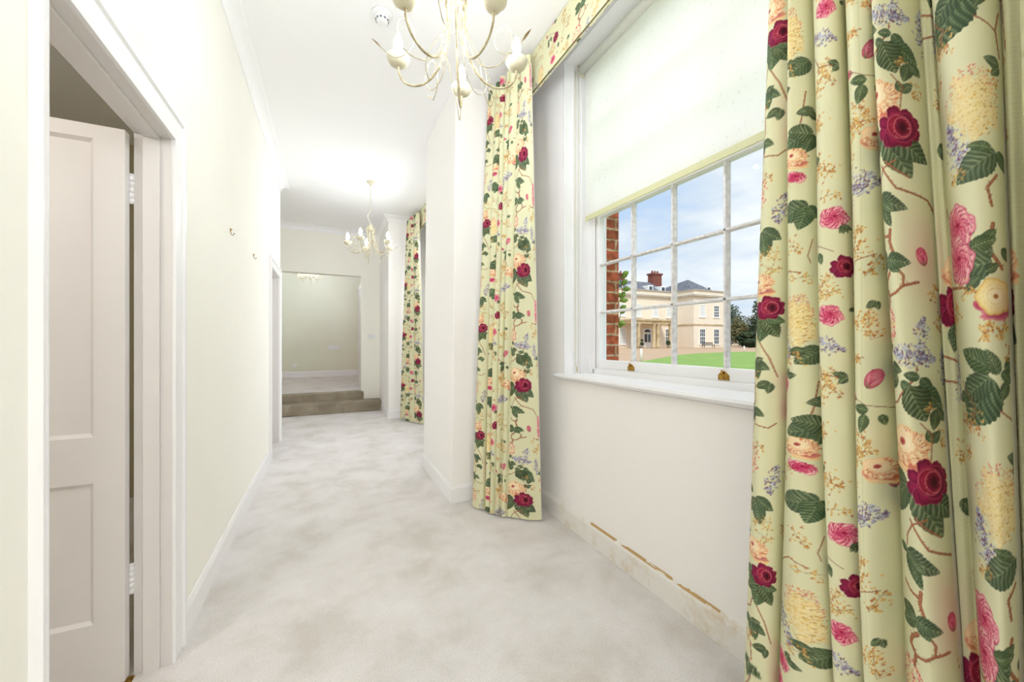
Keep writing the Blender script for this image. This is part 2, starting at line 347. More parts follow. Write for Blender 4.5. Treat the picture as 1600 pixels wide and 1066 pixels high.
def leaf_door(parent, M, wid, hgt, th, panels, mt):
    """M places the leaf: local x along the width from the hinge, y thickness 0..th (front at y=0), z up"""
    l = MB(); g = .004
    xs = sorted({0, wid} | {p[0] for p in panels} | {p[1] for p in panels}); zs = sorted({0, hgt} | {p[2] for p in panels} | {p[3] for p in panels})
    for a, b in zip(xs[:-1], xs[1:]):
        for c, d in zip(zs[:-1], zs[1:]):
            if any(p[0] <= a and b <= p[1] and p[2] <= c and d <= p[3] for p in panels):
                l.box(a, b, .012, th - .012, c, d, M)
            else: l.box(a, b, 0, th, c, d, M)
    # sloped bead round each panel
    for x0, x1, z0, z1 in panels:
        s = .012
        l.add([(x0, .0, z0), (x1, .0, z0), (x1, .0, z1), (x0, .0, z1), (x0 + s, .0121, z0 + s), (x1 - s, .0121, z0 + s), (x1 - s, .0121, z1 - s), (x0 + s, .0121, z1 - s)],
              [(0, 1, 5, 4), (1, 2, 6, 5), (2, 3, 7, 6), (3, 0, 4, 7)], M=M)
    return l.build('door_leaf', mt, parent)
# the open leaf stands square to the wall, hinged on the far jamb
Mx = Matrix(((-1, 0, 0, -.650), (0, 1, 0, 1.832), (0, 0, 1, .012), (0, 0, 0, 1)))
leaf = leaf_door(d1, Mx, .735, 1.958, .035, [(.082, .33, .225, .715), (.405, .653, .225, .715), (.082, .653, .875, 1.91)], M_['door'])
for z in (.30, 1.72):
    hg = MB()
    for k in range(5): hg.lathe([(.0075, 0), (.0075, .0195)], -.6455, 1.877 - .006, z + k * .0205, n=12)
    hg.lathe([(.009, 0), (.006, .008)], -.6455, 1.871, z + .1015, n=12)
    hg.box(-.6455, -.628, 1.8735, 1.876, z, z + .10)
    h = hg.build('hinge', M_['white'], d1)
d2 = st(empty('door_2', (0, 0, 0)))
architrave('architrave', D2[0], D2[1], D2[2], .10, .10, pr=.028, parent=d2)
lining(D2[0], D2[1], D2[2], d2)
Mx = Matrix(((0, -1, 0, -.614), (-1, 0, 0, D2[1] - .004), (0, 0, 1, .012), (0, 0, 0, 1)))
l2 = leaf_door(d2, Mx, .73, 1.965, .035, [(.09, .64, .23, .74), (.09, .64, .9, 1.88)], M_['door'])
MB().lathe([(.026, 0), (.026, .005), (.01, .008), (.009, .03), (.024, .036), (.028, .05), (.02, .062), (0, .066)], n=20, M=Matrix.Translation((-.614, 4.74, 1.0)) @ Matrix.Rotation(PI / 2, 4, 'Y')).build('door_knob', M_['brass'], d2)
ts = MB().add([(-.657, 1.15, 0), (-.633, 1.15, 0), (-.636, 1.15, .006), (-.654, 1.15, .006), (-.657, 1.862, 0), (-.633, 1.862, 0), (-.636, 1.862, .006), (-.654, 1.862, .006)],
         [(0, 1, 2, 3), (4, 5, 6, 7), (0, 1, 5, 4), (1, 2, 6, 5), (2, 3, 7, 6), (3, 0, 4, 7)]).build('threshold_strip', M_['brass'])
tag(ts, 'narrow brass carpet strip on the floor in the open doorway', 'threshold strip')
# door of the far room, folded open behind the end wall; its end and handle just show
d3 = st(empty('door_3', (0, 0, 0)))
Mx = Matrix(((0, 1, 0, .565), (1, 0, 0, 7.73), (0, 0, 1, .325), (0, 0, 0, 1)))
leaf_door(d3, Mx, .72, 2.0, .04, [(.09, .62, .25, .8), (.09, .62, .95, 1.9)], M_['door'])
MB().tube([(.565, 8.38, 1.075), (.535, 8.38, 1.075), (.53, 8.37, 1.075), (.53, 8.30, 1.078), (.53, 8.27, 1.072)], .009, 10).box(.557, .566, 8.36, 8.40, 1.0, 1.15).build('door_handle', M_['plastic'], d3, label='white lever handle')

# ------------------------------------------------------------------ sash windows
def sash(name, parent, x, y0, y1, z0, z1, rows, cols, lift=False, bot=.072, top=.04, horns=False):
    """timber sash in the plane x, glass panes and glazing bars as its pieces"""
    st_w = .045; t = .04
    s = MB().box(x, x + t, y0, y0 + st_w, z0, z1).box(x, x + t, y1 - st_w, y1, z0, z1).box(x, x + t, y0 + st_w, y1 - st_w, z0, z0 + bot).box(x, x + t, y0 + st_w, y1 - st_w, z1 - top, z1)
    so = s.build(name, M_['white'], parent, bevel=.004)
    iy0, iy1, iz0, iz1 = y0 + st_w, y1 - st_w, z0 + bot, z1 - top
    def bar_y(yc):
        prof = [(x + .004, -.005), (x + .004, .005), (x + .012, .006), (x + .022, .0095), (x + .034, .0095), (x + .034, -.0095), (x + .022, -.0095), (x + .012, -.006)]
        vs = [(a, yc + b, iz0 - .002) for a, b in prof] + [(a, yc + b, iz1 + .002) for a, b in prof]
        n = len(prof); return MB().add(vs, [(j, (j + 1) % n, n + (j + 1) % n, n + j) for j in range(n)] + [tuple(range(n)), tuple(range(n, 2 * n))])
    def bar_z(zc):
        prof = [(x + .004, -.005), (x + .004, .005), (x + .012, .006), (x + .022, .0095), (x + .034, .0095), (x + .034, -.0095), (x + .022, -.0095), (x + .012, -.006)]
        vs = [(a, iy0 - .002, zc + b) for a, b in prof] + [(a, iy1 + .002, zc + b) for a, b in prof]
        n = len(prof); return MB().add(vs, [(j, (j + 1) % n, n + (j + 1) % n, n + j) for j in range(n)] + [tuple(range(n)), tuple(range(n, 2 * n))])
    for c in range(1, cols): bar_y(iy0 + (iy1 - iy0) * c / cols).build('glazing_bar', M_['bar'], so)
    for r in range(1, rows): bar_z(iz0 + (iz1 - iz0) * r / rows).build('glazing_bar', M_['bar'], so)
    for c in range(cols):
        for r in range(rows):
            ya, yb = iy0 + (iy1 - iy0) * c / cols, iy0 + (iy1 - iy0) * (c + 1) / cols; za, zb = iz0 + (iz1 - iz0) * r / rows, iz0 + (iz1 - iz0) * (r + 1) / rows
            bx(x + .024, x + .027, ya + .002, yb - .002, za + .002, zb - .002).build('glass_pane', M_['glass'], so)
    if lift:
        for c in (1, 3):
            yc = iy0 + (iy1 - iy0) * c / 4 + .0
            b = MB(); z = z0 + .018
            prof = [(-.028, 0), (.028, 0), (.028, .022), (.012, .036), (.006, .040), (-.006, .040), (-.012, .036), (-.028, .022)]
            b.add([(x - .001, yc + p, z + q) for p, q in prof] + [(x - .005, yc + p * .94, z + q) for p, q in prof], [(j, (j + 1) % 8, 8 + (j + 1) % 8, 8 + j) for j in range(8)] + [tuple(range(8)), tuple(range(8, 16))])
            b.tube([(x - .004, yc, z + .030), (x - .012, yc, z + .036), (x - .016, yc, z + .044)], [.006, .006, .005], 8)
            b.build('sash_lift', M_['brass'], so, label='brass sash lift')
    return so
M_['bar'] = mat('weathered_white_bar_paint', (240, 238, 238), .5, col2=(216, 211, 210), scale=45, detail=8)
def window(name, y0, y1, blind_label=None):
    wn = st(empty(name, (0, 0, 0)))
    # pulley-stile box frame
    f = MB(); fx0, fx1 = 1.635, 1.757
    f.box(fx0, fx1, y0, y0 + .055, WZ[0], WZ[1]).box(fx0, fx1, y1 - .055, y1, WZ[0], WZ[1]).box(fx0, fx1, y0, y1, WZ[1] - .04, WZ[1])
    f.box(fx0 + .01, fx1, y0, y1, WZ[0] - .03, WZ[0] + .028)
    f.box(fx0, fx0 + .014, y0 + .055, y0 + .072, WZ[0], WZ[1]).box(fx0, fx0 + .014, y1 - .072, y1 - .055, WZ[0], WZ[1])
    f.box(fx0, fx0 + .016, y0 + .05, y1 - .05, WZ[0] + .0, WZ[0] + .045)
    f.build('window_frame', M_['white'], wn, bevel=.004)
    sash('lower_sash', wn, 1.656, y0 + .058, y1 - .058, 1.022, 2.112, 3, 4, lift=True, top=.055)
    sash('upper_sash', wn, 1.706, y0 + .058, y1 - .058, 2.075, 3.058, 3, 4, bot=.04, top=.05)
    # reveal boards and the nosed sill
    r = MB(); r.box(XR - .002, 1.64, y0 - .002, y0 + .014, WZ[0], WZ[1]).box(XR - .002, 1.64, y1 - .014, y1 + .002, WZ[0], WZ[1]).box(XR - .002, 1.64, y0, y1, WZ[1] - .012, WZ[1])
    r.box(XR - .006, XR + .01, y1 - .02, y1 + .002, WZ[0], WZ[1]).box(XR - .006, XR + .01, y0 - .002, y0 + .02, WZ[0], WZ[1])
    r.box(1.56, 1.575, y1 - .024, y1 - .01, WZ[0], WZ[1]).box(1.50, 1.508, y1 - .02, y1 - .01, WZ[0], WZ[1])
    r.build('reveal_lining', M_['white'], wn, bevel=.002)
    s = MB(); pf = [(1.66, .965), (XR - .02, .965), (XR - .045, .975), (XR - .052, .986), (XR - .045, .998), (XR - .038, 1.0), (1.66, 1.002)]
    n = len(pf); vs = [(a, y0 - .05, b) for a, b in pf] + [(a, y1 + .05, b) for a, b in pf]
    s.add(vs, [(j, (j + 1) % n, n + (j + 1) % n, n + j) for j in range(n)] + [tuple(range(n)), tuple(range(n, 2 * n))])
    s.build('window_sill', M_['white'], wn)
    bx(1.74, 2.0, y0 - .06, y1 + .06, .93, .985).build('outer_sill', M_['bar'], wn)
    return wn
window('window_1', *WY[0]); window('window_2', *WY[1])
w3 = st(empty('window_3', (0, 0, 0)))
f = MB(); 
for yy in (FW[0], (FW[0] + FW[1]) / 2 - .02, FW[1] - .05): f.box(3.22, 3.28, yy, yy + .05, FW[2], FW[3])
for zz in (FW[2], 1.95, FW[3] - .05): f.box(3.22, 3.28, FW[0], FW[1], zz, zz + .05)
f.build('window_frame', M_['white'], w3); bx(3.245, 3.25, FW[0], FW[1], FW[2], FW[3]).build('glass_pane', M_['glass'], w3)

# roller blind
def roller_blind(y0, y1, zb, label):
    rb = empty('roller_blind', (1.56, (y0 + y1) / 2, 3.0), label=label, cat='roller blind', group=None)
    off = Matrix.Translation(-Vector(rb.location))
    MB().tube([(1.556, y0, 3.055), (1.556, y1, 3.055)], .027, 20, M=off).build('roller_tube', M_['blind'], rb)
    # cloth with a very faint wave
    v, f = [], []; ny, nz = 24, 60
    for j in range(nz + 1):
        z = 3.04 + (zb - 3.04) * j / nz
        for i in range(ny + 1):
            y = y0 + .012 + (y1 - y0 - .024) * i / ny
            v.append((1.584 + .0025 * math.sin(y * 9 + z * 3) * math.sin(z * 5), y, z))
    for j in range(nz):
        for i in range(ny): a = j * (ny + 1) + i; f.append((a, a + 1, a + ny + 2, a + ny + 1))
    MB().add(v, f, True, M=off).build('blind_cloth', M_['blind'], rb)
    MB().box(1.578, 1.588, y0 + .012, y1 - .012, zb - .006, zb + .030, M=off).build('bottom_bar', M_['blindhem'], rb, bevel=.003)
    for yb in (y1, y0 - .008): MB().box(1.53, 1.585, yb, yb + .008, 3.02, 3.088, M=off).build('bracket', M_['cream'], rb)
    pts = [(1.540, y1 + .012, 3.05 - (3.05 - 1.09) * k / 20) for k in range(21)]
    for k in range(1, 12): a = k / 12 * PI; pts.append((1.540 - .012 * (1 - math.cos(a)), y1 + .012, 1.09 - .055 * math.sin(a)))
    pts += [(1.516, y1 + .012, 1.09 + (3.05 - 1.09) * k / 20) for k in range(21)]
    MB().tube(pts, .0022, 6, M=off).build('bead_chain', M_['cream'], rb)
    MB().lathe([(.006, 0), (.008, .01), (.008, .026), (.004, .032)], 1.528, y1 + .012, 1.012, n=10, M=off).build('chain_weight', M_['cream'], rb)
    return rb
roller_blind(.85, 2.172, 2.036, 'ivory roller blind pulled halfway down over the near sash window')
b2 = roller_blind(4.41, 5.73, 2.03, 'roller blind on the far sash window beyond the cream pier')

# ---- printed chintz: painted once, in code, as a cloth-colour table; curtains read it by cloth coordinate ----
RES = 0.0008
REP = 0.774
CELL = [0.150, 0.150, 0.150, 0.145, 0.205, 0.205, 0.170, 0.170]
CST = [sum(CELL[:i]) for i in range(len(CELL) + 1)]
TW = int(CST[-1] / RES); TH = int(round(REP / RES))

class Print:
    def __init__(self, base):
        self.a = np.empty((TH, TW, 3), np.float32); self.a[:] = np.array(base, np.float32) / 255
    def put(self, cx, cz, rad, fn):
        """fn(x, y) -> rgb (h,w,3) or (3,), alpha (h,w); x, y in metres about (cx, cz)"""
        i0 = int((cx - rad) / RES); i1 = int((cx + rad) / RES) + 2
        j0 = int((cz - rad) / RES); j1 = int((cz + rad) / RES) + 2
        i0 = max(i0, 0); i1 = min(i1, TW)
        if i1 <= i0: return
        ii = np.arange(i0, i1); jj = np.arange(j0, j1)
        x = (ii * RES - cx)[None, :]; y = (jj * RES - cz)[:, None]
        rgb, al = fn(x + 0 * y, y + 0 * x)
        al = np.clip(al, 0, 1)[..., None]
        jm = jj % TH
        cur = self.a[jm[:, None], ii[None, :]]
        self.a[jm[:, None], ii[None, :]] = cur * (1 - al) + (np.asarray(rgb, np.float32) / 255) * al
    def stroke(self, x0, z0, x1, z1, w0, w1, col, op=1.0):
        cx, cz = (x0 + x1) / 2, (z0 + z1) / 2
        rad = math.hypot(x1 - x0, z1 - z0) / 2 + max(w0, w1) + RES * 2
        ax, az, bx_, bz = x0 - cx, z0 - cz, x1 - cx, z1 - cz
        L2 = max((bx_ - ax) ** 2 + (bz - az) ** 2, 1e-12)
        def fn(x, y):
            t = np.clip(((x - ax) * (bx_ - ax) + (y - az) * (bz - az)) / L2, 0, 1)
            d = np.hypot(x - ax - t * (bx_ - ax), y - az - t * (bz - az))
            return col, op * ((w0 + (w1 - w0) * t) / 2 - d) / RES + op * 0.5
        self.put(cx, cz, rad, fn)
    def dot(self, x, z, r, col, op=1.0):
        self.put(x, z, r + RES * 2, lambda X, Y: (col, op * ((r - np.hypot(X, Y)) / RES + .5)))

P = None
RS = random.Random(7)
def mixc(a, b, t): return [a[i] * (1 - t) + b[i] * t for i in range(3)]
def jit(c, d): k = RS.uniform(-d, d); return [min(255, max(0, v + k + RS.uniform(-d, d) * .4)) for v in c]

GREENS = ((60, 78, 54), (178, 188, 142))
def leaf(x, z, ang, L, W=None, dark=GREENS[0], light=GREENS[1], base_cover=0):
    """x, z: stalk end; ang: degrees the tip points to"""
    W = W or L * .32
    a = math.radians(ang); ca, sa = math.cos(a), math.sin(a)
    dark = np.array(jit(dark, 8)); light = np.array(jit(light, 10)); ph = RS.random() * 6
    nv = 8.0
    def fn(X, Y):
        X = X + L / 2 * ca; Y = Y + L / 2 * sa
        t = (X * ca + Y * sa) / L; b = (-X * sa + Y * ca) / W
        tt = np.clip(t, 0, 1)
        w = np.sin(np.pi * tt ** .72) ** .8 * (1 + .035 * np.sin(tt * 60 + ph))
        al = (w - np.abs(b)) * W / RES + .5
        al = np.where((t < 0) | (t > 1), 0, al)
        ab = np.abs(b)
        v = np.sin((t - ab * .28 + .05 * ab * ab) * nv * 2 * np.pi + .9 * np.sin(b * 4 + t * 7 + ph) + .5 * np.sin(t * 31 + ph))
        net = np.clip(.5 + .6 * v, 0, 1) ** 2.0
        fine = (.5 + .5 * np.sin((b * 2.3 + t * 2) * 19)) * (.5 + .5 * np.sin((b * 3.1 - t * 9) * 13 + ph))
        k = np.clip(net * .62 + fine * .45 - .02, 0, 1) * (1 - .45 * ab ** 2) * (.7 + .3 * np.sin(t * 5 + ph) ** 2)
        k = np.where(b > 0, k * .72, k)
        rib = np.clip(1 - np.abs(b) * W / .0011, 0, 1)
        rim = np.clip((w - ab) * W / .0012, 0, 1)
        col = dark + (light - dark) * k[..., None]
        col = col + (np.array([168, 178, 128]) - col) * (rib * .8)[..., None]
        col = col * (.72 + .28 * rim)[..., None]
        return col, al
    P.put(x + L / 2 * ca, z + L / 2 * sa, L * .6 + W, fn)

def ell(x, z, rx, rz, ang, c0, c1, op=1.0, edge=None, pw=2.0, wob=0.0):
    a = math.radians(ang); ca, sa = math.cos(a), math.sin(a); c0 = np.array(c0, float); c1 = np.array(c1, float); ph = RS.random() * 6
    def fn(X, Y):
        p = (X * ca + Y * sa) / rx; q = (-X * sa + Y * ca) / rz
        r = np.hypot(p, q)
        th = np.arctan2(q, p)
        r = r * (1 + wob * np.sin(th * 5 + ph) + wob * .5 * np.sin(th * 11 + ph))
        k = np.clip(r, 0, 1) ** pw
        st = .08 * np.sin(th * 26 + ph) * r
        col = c0 + (c1 - c0) * np.clip(k + st, 0, 1)[..., None]
        if edge is not None:
            e = np.clip((r - .86) / .1, 0, 1)
            col = col + (np.array(edge, float) - col) * (e * .8)[..., None]
        return col, op * ((1 - r) * min(rx, rz) / RES + .5)
    P.put(x, z, max(rx, rz) * 1.3 + .003, fn)

def crimson_rose(x, z, r):
    D, M, Lt = (88, 14, 44), (146, 28, 74), (202, 84, 122)
    for a, k, s in ((200, 1.0, .40), (235, .95, .42), (160, .95, .36), (100, .85, .42), (60, .8, .40), (20, .75, .42), (-25, .8, .42), (-70, .8, .42), (-110, .85, .42)):
        ell(x + math.cos(math.radians(a)) * r * k * .72, z + math.sin(math.radians(a)) * r * k * .66, r * s, r * s * .8, a, M, D, edge=Lt if a in (200, 235, 160) else (172, 40, 78), wob=.06)
    ell(x + r * .15, z, r * .66, r * .7, 0, M, D, edge=(190, 58, 92), wob=.04)
    ell(x + r * .05, z + r * .02, r * .5, r * .56, 10, (176, 44, 76), (120, 14, 46), edge=(214, 104, 120))
    ell(x + r * .18, z, r * .34, r * .46, 5, D, (150, 24, 60), edge=(220, 130, 130))
    for i in range(26):
        a = RS.uniform(0, 6.28); q = RS.uniform(.2, .5) * r
        X, Z = x + .1 * r + math.cos(a) * q * .8, z + math.sin(a) * q
        P.stroke(X, Z, X + math.cos(a) * r * .09, Z + math.sin(a) * r * .1, .0009, .0005, (228, 150, 140), .7)
    ell(x + r * .2, z, r * .16, r * .28, 0, (60, 4, 24), (100, 12, 40))

def cream_rose(x, z, r, pink=(196, 92, 88)):
    C, E = (250, 232, 196), (238, 200, 146)
    ell(x + r * .05, z - r * .62, r * 1.0, r * .34, -8, (246, 222, 176), (234, 190, 130), edge=(240, 214, 160), wob=.05)
    ell(x - r * .65, z - r * .35, r * .42, r * .3, -35, pink, (240, 206, 160), wob=.05)
    ell(x + r * .1, z - r * .42, r * .92, r * .34, -10, pink, (226, 160, 120), op=.85, wob=.06)
    ell(x, z + r * .08, r * .95, r * .66, -5, C, (244, 212, 168), edge=E, wob=.06)
    for a in range(-150, 60, 30): ell(x + math.cos(math.radians(a)) * r * .72, z + r * .05 + math.sin(math.radians(a)) * r * .5, r * .26, r * .2, a, C, (232, 178, 128), op=.8, wob=.08)
    for i in range(70):
        a = RS.uniform(-2.9, 1.5); q = RS.uniform(.62, .94)
        X, Z = x + math.cos(a) * q * r * .95, z + r * .08 + math.sin(a) * q * r * .64
        P.stroke(X, Z, X + math.cos(a + .7) * r * .13, Z + math.sin(a + .7) * r * .09, .0020, .0008, jit((206, 112, 76), 22), .75)
    for k in (.55, .4):
        for i in range(16):
            a = i / 16 * 6.28 + k * 5
            X, Z = x - r * .1 + math.cos(a) * k * r, z + r * .12 + math.sin(a) * k * r * .62
            P.stroke(X, Z, X + math.cos(a + 1.5) * r * .12, Z + math.sin(a + 1.5) * r * .08, .0010, .0005, (232, 184, 128), .7)
    ell(x - r * .16, z + r * .16, r * .2, r * .15, 10, (160, 60, 66), (222, 140, 110))

def yellow_rose(x, z, r):
    ell(x + r * .1, z - r * .75, r * .95, r * .35, 5, (176, 60, 96), (226, 150, 150), wob=.1)
    ell(x - r * .85, z - r * .4, r * .35, r * .22, -30, (186, 60, 100), (214, 120, 130))
    ell(x, z, r, r * .85, 0, (252, 240, 200), (240, 214, 138), edge=(224, 180, 96), wob=.05)
    for k in (.8, .62, .42):
        for i in range(22):
            a = i / 22 * 6.28 + k * 9
            X, Z = x + math.cos(a) * k * r, z + math.sin(a) * k * r * .85
            P.stroke(X, Z, X + math.cos(a + 1.2) * r * .13, Z + math.sin(a + 1.2) * r * .12, .0013, .0005, jit((226, 186, 104), 14), .8)
    ell(x, z, r * .14, r * .12, 0, (170, 110, 60), (220, 170, 100))

def peony(x, z, r, squash=.85, ang=0, col=(192, 44, 92)):
    W_ = (250, 224, 214)
    ell(x, z, r, r * squash, ang, (226, 120, 140), W_, edge=(206, 84, 116), wob=.07)
    for k in (1.0, .8, .6, .42, .25):
        n = int(10 + 18 * k)
        for i in range(n):
            a = i / n * 6.28 + RS.uniform(-.15, .15)
            q = k * RS.uniform(.82, .97)
            X, Z = x + math.cos(a) * q * r, z + math.sin(a) * q * r * squash
            P.stroke(X, Z, x + math.cos(a + .35) * (q - .17) * r, z + math.sin(a + .35) * (q - .17) * r * squash, .0026, .0007, jit(col, 20), .85)
    ell(x + r * .1, z + r * .1, r * .18, r * .14, 0, (150, 20, 60), (206, 80, 110))

def bud(x, z, r, ang=20):
    a = math.radians(ang)
    ell(x, z, r, r * .62, ang, (238, 168, 170), (206, 84, 112), edge=(176, 40, 80))
    for i in range(7):
        o = (i - 3) / 3.4
        P.stroke(x - math.cos(a) * r * .8, z - math.sin(a) * r * .8, x + math.cos(a) * r * .7 - math.sin(a) * o * r * .55, z + math.sin(a) * r * .7 + math.cos(a) * o * r * .55, .0008, .0015, (178, 40, 84), .75)
    for o in (-.7, 0, .7):
        P.stroke(x - math.cos(a) * r, z - math.sin(a) * r, x - math.cos(a) * r * .3 - math.sin(a) * o * r * .6, z - math.sin(a) * r * .3 + math.cos(a) * o * r * .6, .0022, .0006, (98, 112, 70), .9)

def lilac(x, z, rx, rz, ang=0, n=150):
    a0 = math.radians(ang)
    for i in range(n):
        t = RS.uniform(-1, 1); w = (1 - abs(t) ** 1.6) ** .6 * RS.gauss(0, .45)
        px, pz = t * rx, w * rz
        X, Z = x + px * math.cos(a0) - pz * math.sin(a0), z + px * math.sin(a0) + pz * math.cos(a0)
        c = RS.choice(((126, 112, 150), (168, 168, 196), (206, 212, 224), (188, 194, 214), (112, 52, 88), (92, 84, 120), (146, 140, 160)))
        for k in range(3):
            a = RS.uniform(0, 6.28)
            P.stroke(X, Z, X + math.cos(a) * .0042, Z + math.sin(a) * .0042, .0022, .0010, jit(c, 12), .9)

def hydrangea(x, z, rx, rz, n=150, cols=((232, 140, 136), (214, 92, 104), (246, 222, 178), (240, 200, 140), (250, 236, 206))):
    for i in range(n):
        q = math.sqrt(RS.random()); a = RS.uniform(0, 6.28)
        X, Z = x + math.cos(a) * q * rx, z + math.sin(a) * q * rz
        c = RS.choice(cols[:2]) if q > .8 and RS.random() < .6 else RS.choice(cols)
        P.dot(X, Z, RS.uniform(.0018, .0032), jit(c, 10), .9)
        if RS.random() < .35: P.dot(X, Z, .0009, (150, 40, 70), .9)

def spray(x, z, L, ang, n=34, col=(208, 160, 78)):
    n = int(n * 1.7)
    a = math.radians(ang)
    x2, z2 = x + math.cos(a) * L, z + math.sin(a) * L
    P.stroke(x, z, x2, z2, .0014, .0008, (140, 116, 74), .8)
    for i in range(n):
        t = RS.uniform(.05, 1.05); o = RS.gauss(0, .19) * L
        X, Z = x + (x2 - x) * t - math.sin(a) * o, z + (z2 - z) * t + math.cos(a) * o
        if i % 3 == 0:
            P.stroke(x + (x2 - x) * (t - .12), z + (z2 - z) * (t - .12), X, Z, .0008, .0006, (150, 120, 76), .7)
        c = RS.choice((col, (226, 190, 108), (184, 112, 54), (232, 196, 120)))
        for k in range(4):
            b = RS.uniform(0, 6.28)
            P.stroke(X, Z, X + math.cos(b) * .0036, Z + math.sin(b) * .0036, .0022, .0014, jit(c, 10), .85)
        P.dot(X, Z, .0010, (166, 96, 44), .9)

def bigcream(x, z, rx, rz):
    ell(x + rx * .1, z - rz * .08, rx * .8, rz * .85, 12, (240, 222, 168), (232, 214, 166), op=.5, wob=.16)
    for i in range(420):
        q = math.sqrt(RS.random()); a = RS.uniform(0, 6.28)
        X, Z = x + math.cos(a) * q * rx, z + math.sin(a) * q * rz
        top = math.sin(a) > .15 and q > .72
        c = RS.choice(((206, 84, 90), (220, 150, 90), (240, 214, 150))) if top else RS.choice(((244, 226, 160), (234, 206, 130), (250, 238, 190), (216, 176, 98), (226, 190, 110)))
        if not top and (X - x) > rx * .3 and RS.random() < .25: c = (184, 124, 60)
        P.stroke(X, Z, X + RS.uniform(-.004, .006), Z + RS.uniform(-.001, .004), .0026, .0012, jit(c, 10), .8)

def twig(pts, w=.0028, col=(178, 116, 84), thorns=True):
    for (x0, z0), (x1, z1) in zip(pts[:-1], pts[1:]):
        P.stroke(x0, z0, x1, z1, w * 1.25, w * 1.15, (128, 74, 52), .9)
    for (x0, z0), (x1, z1) in zip(pts[:-1], pts[1:]):
        P.stroke(x0 - .0003, z0 + .0003, x1 - .0003, z1 + .0003, w * .75, w * .7, col, 1)
        if thorns:
            L = math.hypot(x1 - x0, z1 - z0); n = int(L / .012)
            for i in range(n):
                t = (i + .5) / n; a = math.atan2(z1 - z0, x1 - x0) + RS.choice((-1, 1)) * 1.1
                X, Z = x0 + (x1 - x0) * t, z0 + (z1 - z0) * t
                P.stroke(X, Z, X + math.cos(a) * w * 1.6, Z + math.sin(a) * w * 1.6, w * .4, w * .15, (150, 92, 66), .9)

# mapping from what one sees on each fold of the big curtain to cloth coordinates
FU = [(1187, 1228), (1229, 1278), (1281, 1331), (1333, 1378), (1380, 1470), (1484, 1576), (1578, 1622), (1622, 1680)]
FD = [1.085, 1.015, .945, .895, .83, .745, .70, .67]
def TT(f):
    lo, hi = -.5, 1.5
    for _ in range(30):
        m = (lo + hi) / 2
        if m - .085 * math.sin(2 * math.pi * m) < f: lo = m
        else: hi = m
    return lo
def M(f, u, v):
    a, b = FU[f]
    t = TT((u - a) / (b - a)) if -.3 < (u - a) / (b - a) < 1.3 else (u - a) / (b - a)
    return CST[f] + t * CELL[f], 1.22 - (v - 533) * FD[f] / 605
def S(f, px): return px * FD[f] / 605

